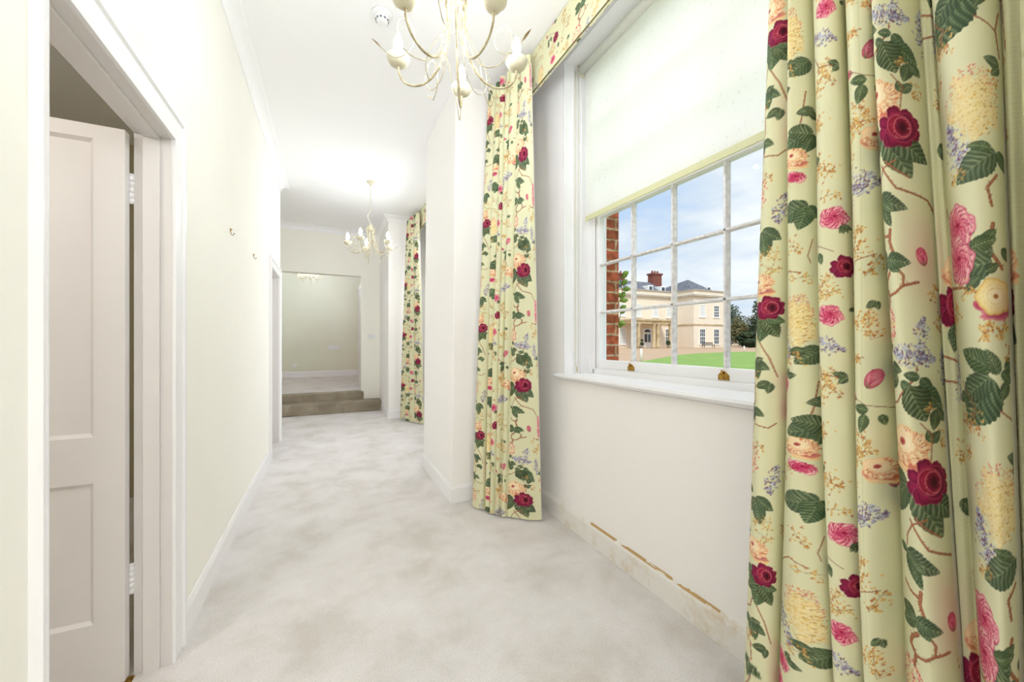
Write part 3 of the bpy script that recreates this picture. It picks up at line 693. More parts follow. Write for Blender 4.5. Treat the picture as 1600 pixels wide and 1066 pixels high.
def paint():
    global P
    P = Print((224, 222, 185))
    # fold 0
    f = 0
    twig([M(f, 1204, 520), M(f, 1199, 545), M(f, 1190, 556)]); twig([M(f, 1202, 520), M(f, 1216, 558), M(f, 1222, 590)])
    twig([M(f, 1186, 586), M(f, 1201, 604), M(f, 1203, 630), M(f, 1198, 642)]); twig([M(f, 1203, 660), M(f, 1199, 676), M(f, 1194, 690)]); twig([M(f, 1203, 668), M(f, 1217, 672), M(f, 1222, 664)])
    hydrangea(*M(f, 1198, 727), S(f, 16), S(f, 26), 130)
    lilac(*M(f, 1221, 755), S(f, 24), S(f, 12), 80, 90)
    leaf(*M(f, 1206, 790), 240, S(f, 30)); leaf(*M(f, 1206, 786), 320, S(f, 30)); leaf(*M(f, 1206, 795), 280, S(f, 36)); leaf(*M(f, 1200, 783), 150, S(f, 18))
    for a, l in ((185, 26), (215, 34), (262, 40), (300, 36), (345, 26)): leaf(*M(f, 1211, 496), a, S(f, l))
    leaf(*M(f, 1206, 480), 200, S(f, 30))
    cream_rose(*M(f, 1203, 441), S(f, 22), (176, 84, 110)); crimson_rose(*M(f, 1215, 480), S(f, 20))
    for a, l in ((200, 22), (330, 26), (285, 30), (20, 16)): leaf(*M(f, 1201, 566), a, S(f, l))
    for a, l in ((190, 20), (330, 22), (260, 24), (150, 16)): leaf(*M(f, 1200, 643), a, S(f, l))
    # fold 1
    f = 1
    twig([M(f, 1272, 596), M(f, 1268, 640), M(f, 1262, 668), M(f, 1262, 690)]); twig([M(f, 1240, 693), M(f, 1256, 706), M(f, 1272, 700)])
    bigcream(*M(f, 1256, 500), S(f, 24), S(f, 42))
    lilac(*M(f, 1238, 534), S(f, 30), S(f, 13), 115, 130)
    leaf(*M(f, 1275, 545), 215, S(f, 42), S(f, 15)); leaf(*M(f, 1264, 548), 190, S(f, 24))
    spray(*M(f, 1226, 400), S(f, 30), 12, 16); twig([M(f, 1272, 372), M(f, 1268, 398), M(f, 1270, 410)], .0018)
    spray(*M(f, 1232, 715), S(f, 34), 20, 22)
    peony(*M(f, 1236, 603), S(f, 14), 1.1); peony(*M(f, 1233, 648), S(f, 13), 1.6)
    leaf(*M(f, 1276, 626), 190, S(f, 26)); leaf(*M(f, 1278, 640), 150, S(f, 20))
    for a, l in ((200, 52), (245, 34), (170, 40)): leaf(*M(f, 1275, 665), a, S(f, l), S(f, l * .36))
    cream_rose(*M(f, 1258, 700), S(f, 20), (190, 70, 96)); peony(*M(f, 1258, 732), S(f, 17), .5, -20)
    for a, l in ((165, 22), (200, 50), (250, 40), (300, 24)): leaf(*M(f, 1270, 780), a, S(f, l), S(f, l * .36))
    # fold 2
    f = 2
    spray(*M(f, 1290, 460), S(f, 40), 40, 26); spray(*M(f, 1322, 452), S(f, 38), 195, 20)
    twig([M(f, 1286, 376), M(f, 1300, 382), M(f, 1316, 392)], .0014, (140, 90, 80), False); bud(*M(f, 1284, 374), S(f, 7), 110)
    leaf(*M(f, 1290, 392), 240, S(f, 20)); leaf(*M(f, 1297, 392), 290, S(f, 20)); leaf(*M(f, 1288, 404), 262, S(f, 20))
    crimson_rose(*M(f, 1324, 416), S(f, 19)); leaf(*M(f, 1330, 450), 270, S(f, 20))
    peony(*M(f, 1310, 492), S(f, 19), .85, -20); leaf(*M(f, 1326, 486), 30, S(f, 10))
    lilac(*M(f, 1303, 536), S(f, 30), S(f, 14), -25, 140); lilac(*M(f, 1285, 560), S(f, 20), S(f, 8), 90, 50)
    spray(*M(f, 1290, 630), S(f, 44), 55, 34); spray(*M(f, 1300, 690), S(f, 44), 120, 30); spray(*M(f, 1288, 660), S(f, 30), -50, 18)
    spray(*M(f, 1290, 735), S(f, 46), -40, 36)
    peony(*M(f, 1316, 834), S(f, 22), .8, 0); 
    for a in (250, 270, 300, 330): leaf(*M(f, 1324, 846), a, S(f, 15), S(f, 3.5))
    # fold 3
    f = 3
    P.stroke(*M(f, 1358, 300), *M(f, 1358, 880), .0010, .0010, (196, 202, 158), .8)
    spray(*M(f, 1345, 400), S(f, 50), 75, 40); spray(*M(f, 1362, 430), S(f, 40), 60, 22); twig([M(f, 1342, 432), M(f, 1350, 405), M(f, 1370, 396)], .0018)
    spray(*M(f, 1336, 500), S(f, 34), -5, 24); spray(*M(f, 1366, 530), S(f, 44), 95, 34)
    bud(*M(f, 1368, 592), S(f, 17), 60); bud(*M(f, 1344, 622), S(f, 10), 160); twig([M(f, 1350, 624), M(f, 1362, 634), M(f, 1378, 638)], .0014, (140, 100, 80), False)
    leaf(*M(f, 1364, 642), 170, S(f, 26)); leaf(*M(f, 1361, 648), 255, S(f, 32), S(f, 9)); leaf(*M(f, 1372, 648), 285, S(f, 18))
    spray(*M(f, 1342, 712), S(f, 42), 10, 40); spray(*M(f, 1340, 750), S(f, 40), 60, 26)
    bud(*M(f, 1376, 748), S(f, 14), 100)
    lilac(*M(f, 1358, 806), S(f, 30), S(f, 22), 10, 210); lilac(*M(f, 1342, 842), S(f, 26), S(f, 9), 85, 70)
    # fold 4 (broad)
    f = 4
    twig([M(f, 1392, 352), M(f, 1400, 362), M(f, 1416, 366)], .005); twig([M(f, 1420, 355), M(f, 1417, 375), M(f, 1424, 396)], .0075)
    twig([M(f, 1410, 424), M(f, 1399, 436), M(f, 1396, 448), M(f, 1404, 460), M(f, 1400, 480)], .0075); twig([M(f, 1404, 461), M(f, 1420, 457), M(f, 1434, 446), M(f, 1452, 440)], .005); twig([M(f, 1434, 446), M(f, 1436, 430), M(f, 1428, 418)], .0045)
    hydrangea(*M(f, 1392, 505), S(f, 32), S(f, 32), 260)
    for a, l in ((165, 40), (205, 42), (320, 34), (350, 44)): leaf(*M(f, 1408, 402), a, S(f, l), S(f, l * .33))
    lilac(*M(f, 1450, 530), S(f, 34), S(f, 14), 80, 120); lilac(*M(f, 1436, 556), S(f, 40), S(f, 20), -10, 230); lilac(*M(f, 1470, 585), S(f, 40), S(f, 20), 95, 170)
    bud(*M(f, 1458, 398), S(f, 15), 100)
    twig([M(f, 1382, 638), M(f, 1402, 630), M(f, 1424, 606), M(f, 1440, 590)], .004); twig([M(f, 1440, 590), M(f, 1442, 572)], .0022)
    for x, y, a, l in ((1386, 546, 10, 30), (1384, 560, 280, 40), (1394, 575, 200, 24), (1394, 572, 345, 34), (1410, 592, 190, 46), (1444, 590, 170, 26), (1446, 590, 300, 30), (1440, 604, 320, 56), (1444, 612, 330, 30), (1414, 598, 330, 30)):
        leaf(*M(f, x, y), a, S(f, l), S(f, l * .3))
    leaf(*M(f, 1428, 604), 292, S(f, 58), S(f, 25))
    for x, y, a, l in ((1410, 762, 160, 60), (1412, 764, 212, 66), (1408, 758, 225, 78), (1420, 762, 300, 84), (1432, 762, 322, 74), (1428, 740, 5, 44)):
        leaf(*M(f, x, y), a, S(f, l), S(f, l * .3))
    twig([M(f, 1410, 812), M(f, 1436, 852), M(f, 1466, 868), M(f, 1474, 908)], .0042); twig([M(f, 1438, 806), M(f, 1414, 818), M(f, 1402, 838), M(f, 1400, 856)], .0034); twig([M(f, 1420, 806), M(f, 1438, 822), M(f, 1452, 834)], .0034)
    cream_rose(*M(f, 1412, 698), S(f, 44)); cream_rose(*M(f, 1372, 748), S(f, 26)); crimson_rose(*M(f, 1444, 750), S(f, 37))
    for a, l in ((10, 34), (340, 60), (300, 56), (165, 26), (325, 40)): leaf(*M(f, 1400, 866), a, S(f, l), S(f, l * .26))
    # fold 5 (broad)
    f = 5
    spray(*M(f, 1480, 515), S(f, 56), 45, 46); spray(*M(f, 1540, 500), S(f, 36), 250, 26); spray(*M(f, 1562, 505), S(f, 30), 225, 22)
    twig([M(f, 1484, 440), M(f, 1506, 446), M(f, 1528, 458)], .0048); twig([M(f, 1552, 350), M(f, 1548, 368), M(f, 1540, 384), M(f, 1560, 420)], .007)
    for x, y, a, l in ((1536, 380, 40, 34), (1530, 352, 190, 40), (1550, 395, 175, 70), (1520, 385, 15, 46), (1548, 410, 190, 86), (1560, 390, 330, 34), (1530, 432, 215, 34), (1540, 425, 30, 26)):
        leaf(*M(f, x, y), a, S(f, l), S(f, l * .3))
    peony(*M(f, 1502, 345), S(f, 35), 1.1, 30); peony(*M(f, 1500, 400), S(f, 33), 1.25, 10)
    yellow_rose(*M(f, 1550, 464), S(f, 34))
    twig([M(f, 1556, 590), M(f, 1572, 600), M(f, 1590, 606)], .004)
    for x, y, a, l in ((1540, 576, 155, 66), (1548, 584, 118, 44), (1538, 590, 236, 96), (1536, 588, 215, 70), (1556, 576, 20, 40), (1552, 580, 320, 30), (1560, 596, 240, 34)):
        leaf(*M(f, x, y), a, S(f, l), S(f, l * (.42 if a in (236,) else .3)))
    spray(*M(f, 1486, 670), S(f, 62), 5, 40, (224, 160, 100)); twig([M(f, 1572, 628), M(f, 1568, 660), M(f, 1571, 704)], .004); twig([M(f, 1568, 662), M(f, 1548, 640)], .003)
    bigcream(*M(f, 1536, 780), S(f, 46), S(f, 62))
    lilac(*M(f, 1512, 850), S(f, 52), S(f, 20), -75, 230)
    leaf(*M(f, 1560, 862), 212, S(f, 80), S(f, 26)); leaf(*M(f, 1556, 858), 165, S(f, 40), S(f, 9)); leaf(*M(f, 1562, 862), 310, S(f, 44), S(f, 12))
    twig([M(f, 1552, 950), M(f, 1548, 920), M(f, 1560, 900)], .005)
    for f, items in {0: ((1196, 610, 70), (1214, 700, 200), (1200, 400, 20), (1215, 430, 80)), 1: ((1240, 570, 30), (1236, 760, 60), (1270, 430, 190), (1262, 395, 120)), 2: ((1296, 590, 20), (1320, 620, 140), (1290, 770, 60), (1300, 800, 10)),
                     3: ((1340, 470, 80), (1360, 560, 170), (1344, 780, 100), (1366, 690, 160), (1340, 580, 60)), 4: ((1456, 660, 100), (1386, 800, 250), (1462, 700, 80), (1462, 470, 60), (1384, 590, 250)), 5: ((1500, 460, 20), (1490, 730, 50), (1566, 760, 100), (1500, 900, 30), (1566, 540, 240))}.items():
        for u_, v_, a_ in items: spray(*M(f, u_, v_), S(f, 30), a_, 12, RS.choice(((214, 170, 96), (196, 150, 110), (206, 150, 80))))
    for f, u_, v_, a_, l_ in ((0, 1218, 600, 200, 22), (0, 1190, 420, 300, 18), (1, 1242, 590, 10, 18), (2, 1296, 730, 200, 20), (2, 1324, 590, 160, 20), (3, 1370, 470, 220, 18), (4, 1460, 640, 250, 34), (4, 1450, 690, 40, 26), (5, 1496, 620, 210, 30), (5, 1570, 720, 160, 34)):
        leaf(*M(f, u_, v_), a_, S(f, l_)); leaf(*M(f, u_, v_), a_ + 60, S(f, l_ * .8))
    for f, pts in ((0, ((1190, 470), (1196, 500), (1190, 530))), (1, ((1234, 440), (1246, 420), (1262, 424))), (2, ((1290, 560), (1300, 585), (1318, 590))), (4, ((1394, 760), (1386, 776), (1390, 800))), (5, ((1492, 600), (1510, 640), (1506, 660))), (4, ((1440, 660), (1452, 680), (1448, 720)))):
        twig([M(f, *q) for q in pts], .0022)
    # fold 6, 7 (deep, mostly hidden)
    for f, o in ((6, 0), (7, 55)):
        crimson_rose(*M(f, 1590 + o, 466), S(f, 44)); leaf(*M(f, 1590 + o, 500), 260, S(f, 56), S(f, 18)); leaf(*M(f, 1590 + o, 500), 320, S(f, 60), S(f, 18))
        lilac(*M(f, 1596 + o, 620), S(f, 50), S(f, 20), 80, 180); spray(*M(f, 1586 + o, 760), S(f, 60), 60, 40)
        cream_rose(*M(f, 1596 + o, 400), S(f, 40)); leaf(*M(f, 1584 + o, 160), 330, S(f, 50)); twig([M(f, 1580 + o, 560), M(f, 1600 + o, 580), M(f, 1606 + o, 700)], .004)
        spray(*M(f, 1600 + o, 860), S(f, 50), 100, 30)
    a = P.a
    weave = 1 + .018 * np.sin(np.arange(TH) * 1.9)[:, None] * np.sin(np.arange(TW) * 1.7)[None, :]
    a = np.clip(a * weave[..., None], 0, 1)
    return a

# ------------------------------------------------------------------ curtains
PRINT = paint()
def to_lin(a): return np.where(a <= .04045, a / 12.92, ((a + .055) / 1.055) ** 2.4)
PL = to_lin(PRINT.astype(np.float64)).astype(np.float32)
def sample(s, z):
    i = np.clip(s / RES, 0, TW - 1.001); j = (z / RES) % TH
    i0 = i.astype(int); fi = (i - i0)[..., None]; j0 = j.astype(int) % TH; fj = (j - np.floor(j))[..., None]
    i1 = np.minimum(i0 + 1, TW - 1); j1 = (j0 + 1) % TH
    return (PL[j0, i0] * (1 - fi) + PL[j0, i1] * fi) * (1 - fj) + (PL[j1, i0] * (1 - fi) + PL[j1, i1] * fi) * fj
def grid_mesh(name, P, C, m, parent=None, close=None):
    """P: (rows, cols, 3) points, C: (rows, cols, 3) print colours or None"""
    R, Q = P.shape[:2]; me = bpy.data.meshes.new(name)
    me.vertices.add(R * Q); me.vertices.foreach_set('co', P.reshape(-1).astype(np.float32))
    idx = np.arange(R * Q).reshape(R, Q)
    q = np.stack([idx[:-1, :-1], idx[:-1, 1:], idx[1:, 1:], idx[1:, :-1]], -1).reshape(-1, 4)
    n = len(q); me.loops.add(n * 4); me.loops.foreach_set('vertex_index', q.reshape(-1).astype(np.int32))
    me.polygons.add(n); me.polygons.foreach_set('loop_start', (np.arange(n) * 4).astype(np.int32)); me.polygons.foreach_set('loop_total', np.full(n, 4, np.int32))
    me.update(calc_edges=True); me.polygons.foreach_set('use_smooth', np.ones(n, bool))
    if C is not None:
        at = me.color_attributes.new('print', 'FLOAT_COLOR', 'POINT'); c4 = np.ones((R * Q, 4), np.float32); c4[:, :3] = C.reshape(-1, 3); at.data.foreach_set('color', c4.reshape(-1))
    me.update(); me.materials.append(m)
    o = bpy.data.objects.new(name, me); COL.objects.link(o); o.parent = parent; return o
def curtain_grid(top, bot, amp_t, amp_b, cells, zs, res, push=0.0, over=0.0, ztop=3.1, zbot=.02, seed=1, zlean=None):
    top = np.array(top, float); bot = np.array(bot, float); K = len(top) - 1
    zs = np.asarray(zs); h = np.clip((zs - zbot) / (ztop - zbot), 0, 1)[:, None]
    rng = np.random.RandomState(seed); ph = rng.rand(K, 4) * 6.28
    Ps, Ss = [], []
    bk = .105
    for k in range(K):
        L = cells[k][2]
        n = max(6, int(L / res)); t = np.linspace(0, 1, n, endpoint=(k == K - 1))[None, :]
        wob = .006 * np.sin(zs * 2.1 + ph[k, 0])[:, None]; wob1 = .006 * np.sin(zs * 2.1 + ph[(k + 1) % K, 0])[:, None]
        a = top[k] * h[..., None] + bot[k] * (1 - h[..., None]); b = top[k + 1] * h[..., None] + bot[k + 1] * (1 - h[..., None])
        d = b - a; ln = np.linalg.norm(d, axis=-1, keepdims=True)
        # overall line decides which way is "room side"
        D0 = (top[-1] - top[0]) * h[..., None] + (bot[-1] - bot[0]) * (1 - h[..., None]); D0 /= np.linalg.norm(D0, axis=-1, keepdims=True)
        nv = np.concatenate([D0[..., 1:2], -D0[..., 0:1]], -1)
        A = (amp_t[k] * h + amp_b[k] * (1 - h)) * (1 + .10 * np.sin(zs * 3.3 + ph[k, 1]))[:, None]
        tt = t - bk * np.sin(2 * np.pi * t)
        env = (.5 - .5 * np.cos(2 * np.pi * t)) ** .62
        rip = .0035 * np.sin(t * 9 + zs[:, None] * 2.2 + ph[k, 2]) * np.sin(np.pi * t) + .003 * np.sin(t * 15 - zs[:, None] * 1.4 + ph[k, 3]) * np.sin(np.pi * t) * (1 - h)
        off = A * env + rip + push
        skew = A * .25 * np.sin(zs * 1.3 + ph[k, 3])[:, None] * env
        p = a + d * tt[..., None] + nv * off[..., None] + D0 * skew[..., None]
        Ps.append(p); Ss.append(cells[k][0] + t[0] * (cells[k][1] - cells[k][0]))
    P = np.concatenate(Ps, 1); S = np.concatenate(Ss)
    Z = np.repeat(zs[:, None], P.shape[1], 1)
    return np.concatenate([P, Z[..., None]], -1), S
def curtain(label, top, bot, amp_t, amp_b, cells, zs, res, zlin, zc=REP, loc=(0, 0, 0)):
    root = empty('floral_curtain', loc, label=label, cat='curtain', group='floral curtains at the windows')
    off = np.array(loc)
    P, S = curtain_grid(top, bot, amp_t, amp_b, cells, zs, res)
    C = sample(np.repeat(S[None, :], len(zs), 0), np.repeat(np.asarray(zs)[:, None], len(S), 1))
    grid_mesh('printed_cloth', P - off, C, M_['chintz'], root)
    top = [(top[0][0], top[0][1] + .005)] + list(top[1:]); bot = [(bot[0][0], bot[0][1] + .005)] + list(bot[1:])
    P2, S2 = curtain_grid(top, bot, amp_t, amp_b, cells, zlin, .012, push=-.009)
    # the lining wraps past the leading edge and into the heading
    grid_mesh('lining', P2 - off, None, M_['lining'], root)
    return root
# heavy curtain beside the camera
VE = [(.705, .780), (.625, .680), (.592, .533), (.523, .461), (.455, .414), (.406, .330), (.386, .307), (.286, .251), (.256, .230), (.165, .155)]
xs = [1.20, 1.195, 1.19, 1.19, 1.20, 1.235, 1.235, 1.235, 1.235, 1.21]
top = [(x, a + .65 * (a - b)) for x, (a, b) in zip(xs, VE)]; bot = [(x, b - .27 * (a - b)) for x, (a, b) in zip(xs, VE)]
cells = [(CST[k], CST[k + 1], CELL[k]) for k in range(5)] + [(CST[6], CST[6] + .06, .05), (CST[5], CST[6], CELL[5]), (CST[6] + .06, CST[7], .08), (CST[7], CST[8], CELL[7])]
zsR = np.concatenate([np.arange(.02, .27, .010), np.arange(.27, 2.42, .0021), np.arange(2.42, 3.12, .012)])
curtain('heavy floral curtain closest to the viewer, filling the right side of the photo', top, bot,
        [.058, .062, .070, .068, .088, .012, .100, .014, .07], [.062, .064, .072, .070, .092, .012, .106, .014, .07], cells, zsR, .0021, np.concatenate([np.arange(.025, 3.11, .03)]), loc=(1.18, .45, 0))
# the one on the other side of the near window
topL = [(1.125, 2.74), (1.14, 2.655), (1.15, 2.585), (1.16, 2.52), (1.17, 2.455), (1.182, 2.385), (1.208, 2.255)]
botL = [(.975, 2.735), (1.025, 2.60), (1.052, 2.545), (1.072, 2.50), (1.088, 2.465), (1.112, 2.425), (1.298, 2.27)]
cellsL = [(CST[0], CST[1], .17), (CST[1] + .02, CST[1] + .13, .11), (CST[2] + .03, CST[3], .11), (CST[3], CST[3] + .10, .10), (CST[4] - .09, CST[4], .09), (CST[4] - .01, CST[5] + .045, .25)]
curtain('gathered floral curtain hanging between the near window and the cream pier', topL, botL,
        [.035, .03, .035, .03, .03, .022], [.055, .035, .04, .032, .03, .020], cellsL, np.arange(.015, 3.115, .0042), .0042, np.arange(.02, 3.10, .04), loc=(1.15, 2.5, 0))
# far window, half hidden by the pier
topF = [(1.15, 6.22), (1.16, 6.10), (1.165, 6.0), (1.17, 5.9), (1.205, 5.70)]
botF = [(1.03, 6.20), (1.08, 6.05), (1.13, 5.93), (1.17, 5.83), (1.262, 5.64)]
cellsF = [(CST[0], CST[1], .16), (CST[1], CST[2], .14), (CST[2], CST[3], .13), (CST[4] - .02, CST[5] + .02, .24)]
curtain('narrow floral curtain at the far window, seen past the edge of the cream pier', topF, botF,
        [.035, .035, .035, .025], [.05, .045, .04, .025], cellsF, np.arange(.015, 3.11, .009), .009, np.arange(.02, 3.1, .06), loc=(1.13, 5.95, 0))
# fabric pelmets
def pelmet(y0, y1, label, res):
    r = empty('pelmet', (1.34, (y0 + y1) / 2, 3.0), label=label, cat='pelmet', group=None); off = np.array(r.location)
    zb = 2.902; xf = 1.252
    path = [(1.43, zb + .01), (xf, zb)]; 
    n1 = 4; n2 = int((ZC - .004 - zb) / res); cs = []
    for i in range(n1): t = i / n1; cs.append((xf + .02 - .02 * t, zb, -.02 + .02 * t))
    for i in range(n2 + 1): t = i / n2; cs.append((xf + .006 * math.sin(t * PI), zb + (ZC - .004 - zb) * t, (ZC - zb) * t))
    cs = np.array(cs); ys_ = np.arange(y1, y0, -res)
    P = np.zeros((len(cs), len(ys_), 3)); P[..., 0] = cs[:, 0:1]; P[..., 1] = ys_[None, :]; P[..., 2] = cs[:, 1:2]
    S = (.62 + (y1 - ys_)) % (CST[6] - .02)
    C = sample(np.repeat(S[None], len(cs), 0), np.repeat(cs[:, 2:3] + .45, len(ys_), 1))
    grid_mesh('fabric_front', P - off, C, M_['chintz'], r)
    MB().box(xf + .008, xf + .020, y0, y1, zb + .006, ZC - .004).box(xf + .020, 1.436, y0, y1, ZC - .026, ZC - .004).build('pelmet_board', M_['white'], r).location = -Vector(r.location)
    b = MB().tube([(xf, y0, zb), (xf, y1, zb)], .004, 8); o = b.build('piping', M_['brassy'], r); o.location = -Vector(r.location)
    return r
M_['brassy'] = mat('dark_green_piping', (120, 110, 70), .7, .1, 60)
pelmet(.16, 2.80, 'flat floral pelmet along the ceiling above the near window', .004)
pelmet(3.83, 6.30, 'floral pelmet over the far window, its end just past the pier', .009)

# ------------------------------------------------------------------ chandeliers
def catmull(pts, n=8):
    pts = [Vector(p) for p in pts]; P = [pts[0] * 2 - pts[1]] + pts + [pts[-1] * 2 - pts[-2]]; out = []
    for i in range(1, len(P) - 2):
        for k in range(n):
            t = k / n; a, b, c, d = P[i - 1], P[i], P[i + 1], P[i + 2]
            out.append(.5 * ((2 * b) + (c - a) * t + (2 * a - 5 * b + 4 * c - d) * t * t + (3 * b - a - 3 * c + d) * t ** 3))
    out.append(P[-2]); return out
def polar(pts, a):
    ca, sa = math.cos(a), math.sin(a)
    return [(r * ca - q * sa, r * sa + q * ca, z) for r, q, z in pts]
def metal_leaf(base, tip, w, nrm):
    b, t = Vector(base), Vector(tip); d = t - b; s = d.cross(Vector(nrm)).normalized(); up = s.cross(d).normalized()
    m = MB(); n = 7; vs = []
    for i in range(n):
        k = i / (n - 1); ww = w * math.sin(PI * min(1, k * .92 + .05)) ; p = b + d * k + up * (.12 * w * math.sin(k * PI))
        vs += [p - s * ww, p + up * w * .25 * math.sin(PI * k), p + s * ww, p - up * w * .08]
    fs = []
    for i in range(n - 1):
        for j in range(4): fs.append((i * 4 + j, i * 4 + (j + 1) % 4, i * 4 + 4 + (j + 1) % 4, i * 4 + 4 + j))
    fs += [(0, 1, 2, 3), ((n - 1) * 4 + 3, (n - 1) * 4 + 2, (n - 1) * 4 + 1, (n - 1) * 4)]
    return m.add(vs, fs, True)
def chandelier(loc, label, bulb, a0):
    r = empty('chandelier', loc, label=label, cat='chandelier', group='cream five-arm chandeliers')
    MB().lathe([(.001, -.052), (.012, -.050), (.016, -.034), (.034, -.020), (.048, -.008), (.050, 0)], n=24).build('ceiling_rose', M_['cream'], r)
    c = MB(); z = -.05; k = 0
    while z > -.33:
        pts = []
        for i in range(13):
            a = i / 12 * 2 * PI; e = (math.cos(a) * .0065, math.sin(a) * .013)
            pts.append((e[0], 0, z - .011 + e[1]) if k % 2 else (0, e[0], z - .011 + e[1]))
        c.tube(pts, .0016, 5, caps=False); z -= .0195; k += 1
    c.build('chain', M_['cream'], r)
    MB().tube(catmull([(0, 0, -.33), (-.004, 0, -.36), (-.028, .006, -.40), (-.034, .01, -.44), (-.014, .008, -.49), (0, 0, -.535)]), .004, 8).build('curved_stem', M_['cream'], r)
    MB().lathe([(.001, -.60), (.012, -.59), (.02, -.57), (.017, -.55), (.010, -.535), (.014, -.528), (.001, -.520)], n=16).build('hub', M_['cream'], r)
    arm_pts = [(.010, 0, -.545), (.032, 0, -.545), (.044, 0, -.58), (.036, 0, -.66), (.042, 0, -.75), (.075, 0, -.83), (.125, 0, -.878), (.180, 0, -.888), (.230, 0, -.868), (.258, 0, -.83), (.265, 0, -.79)]
    for i in range(5):
        a = a0 + i * 2 * PI / 5; ca, sa = math.cos(a), math.sin(a)
        MB().tube(catmull(polar(arm_pts, a), 6), .0046, 8).build('arm', M_['tendril'], r)
        X, Y = .265 * ca, .265 * sa
        MB().lathe([(.004, -.792), (.022, -.789), (.038, -.778), (.047, -.760), (.0475, -.750), (.0445, -.747), (.036, -.757), (.012, -.764), (.001, -.764)], X, Y, n=28).build('candle_cup', M_['cream'], r)
        MB().lathe([(.012, -.768), (.0135, -.764), (.0115, -.758), (.0115, -.728), (.0105, -.724), (.001, -.724)], X, Y, n=18).build('candle_sleeve', M_['cream'], r)
        MB().lathe([(.0105, -.724), (.0145, -.716), (.0185, -.703), (.0190, -.692), (.0165, -.677), (.0115, -.661), (.006, -.650), (.001, -.645)], X, Y, n=14).build('flame_bulb', bulb, r, label='lit flame-shaped bulb')
        # wire tendrils with a little metal leaf on the tip
        b = a + 2 * PI / 10
        t1 = polar([(.012, .0, -.55), (.040, .004, -.60), (.046, .008, -.70), (.075, .012, -.81), (.13, .016, -.858), (.195, .02, -.845), (.232, .02, -.785), (.222, .016, -.73), (.190, .01, -.715), (.165, .002, -.755), (.18, -.01, -.815), (.235, -.02, -.85), (.285, -.03, -.82)], b)
        tt = MB().tube(catmull(t1, 6), .0019, 6).build('tendril', M_['tendril'], r)
        e, e0 = Vector(t1[-1]), Vector(t1[-2]); metal_leaf(e, e + (e - e0).normalized() * .045 + Vector((0, 0, .012)), .007, (0, 0, 1)).build('leaf', M_['leafmetal'], tt)
        t2 = polar([(.01, .0, -.56), (.035, -.01, -.66), (.075, -.03, -.76), (.13, -.05, -.85), (.15, -.06, -.93), (.135, -.05, -.975), (.115, -.03, -.90), (.10, .0, -.80), (.06, .03, -.745)], a + .35)
        if i % 2 == 0: MB().tube(catmull(t2, 6), .0017, 6).build('tendril', M_['tendril'], r)
        # leaves drooping from the hub
        l0 = Vector((.02 * math.cos(b), .02 * math.sin(b), -.545)); l1 = Vector((.075 * math.cos(b), .075 * math.sin(b), -.60 - .012 * (i % 2)))
        metal_leaf(l0, l1, .009, (math.cos(b), math.sin(b), .6)).build('leaf', M_['cream'], r)
    return r
A0 = math.radians(67)
chandelier((.472, 1.524, ZC), 'large cream wrought chandelier nearest the viewer, cut off by the top of the photo', M_['bulbN'], A0)
chandelier((.478, 5.05, ZC), 'whole cream chandelier hanging from the ceiling before the steps', M_['bulbF'], A0 + .5)
chandelier((-.353, 9.2, 3.42), 'small distant chandelier in the room beyond the opening', M_['bulbO'], A0 + .2)
# unseen rear lamps added as fill; area lamps boost light at the windows
ld = bpy.data.lights.new('rear_fill_light', 'POINT'); ld.energy = 20; ld.shadow_soft_size = .26; ld.color = (.92, .96, 1)
lo = bpy.data.objects.new('rear_fill_light', ld); COL.objects.link(lo); lo.location = (.2, -1.6, 2.3)
def daylight(name, loc, d, sx, sy, e):
    ld = bpy.data.lights.new(name, 'AREA'); ld.energy = e; ld.shape = 'RECTANGLE'; ld.size = sx; ld.size_y = sy; ld.color = (.93, .965, 1)
    lo = bpy.data.objects.new(name, ld); COL.objects.link(lo); lo.location = loc; lo.rotation_euler = Vector(d).to_track_quat('-Z', 'Y').to_euler()
daylight('rear_fill_area', (1.42, -2.05, 2.0), (-1, .12, -.12), 1.3, 2.0, 26)  # unseen area fill added; no window stands there
daylight('window_1_sky_fill', (3.0, 1.5, 3.9), (-1, 0, -.85), 2.4, 1.5, 30)  # area lamp added outside to brighten blind and sill
daylight('window_2_daylight', (1.62, 5.06, 2.0), (-1, 0, -.6), 1.3, 2.0, 22)
daylight('far_window_daylight', (3.15, 9.3, 2.0), (-1, -.1, -.45), 1.8, 1.9, 520)
ld = bpy.data.lights.new('side_room_light', 'POINT'); ld.energy = 22; ld.shadow_soft_size = .15; ld.color = (1, .96, .92)
lo = bpy.data.objects.new('side_room_light', ld); COL.objects.link(lo); lo.location = (-1.6, .7, 2.2)

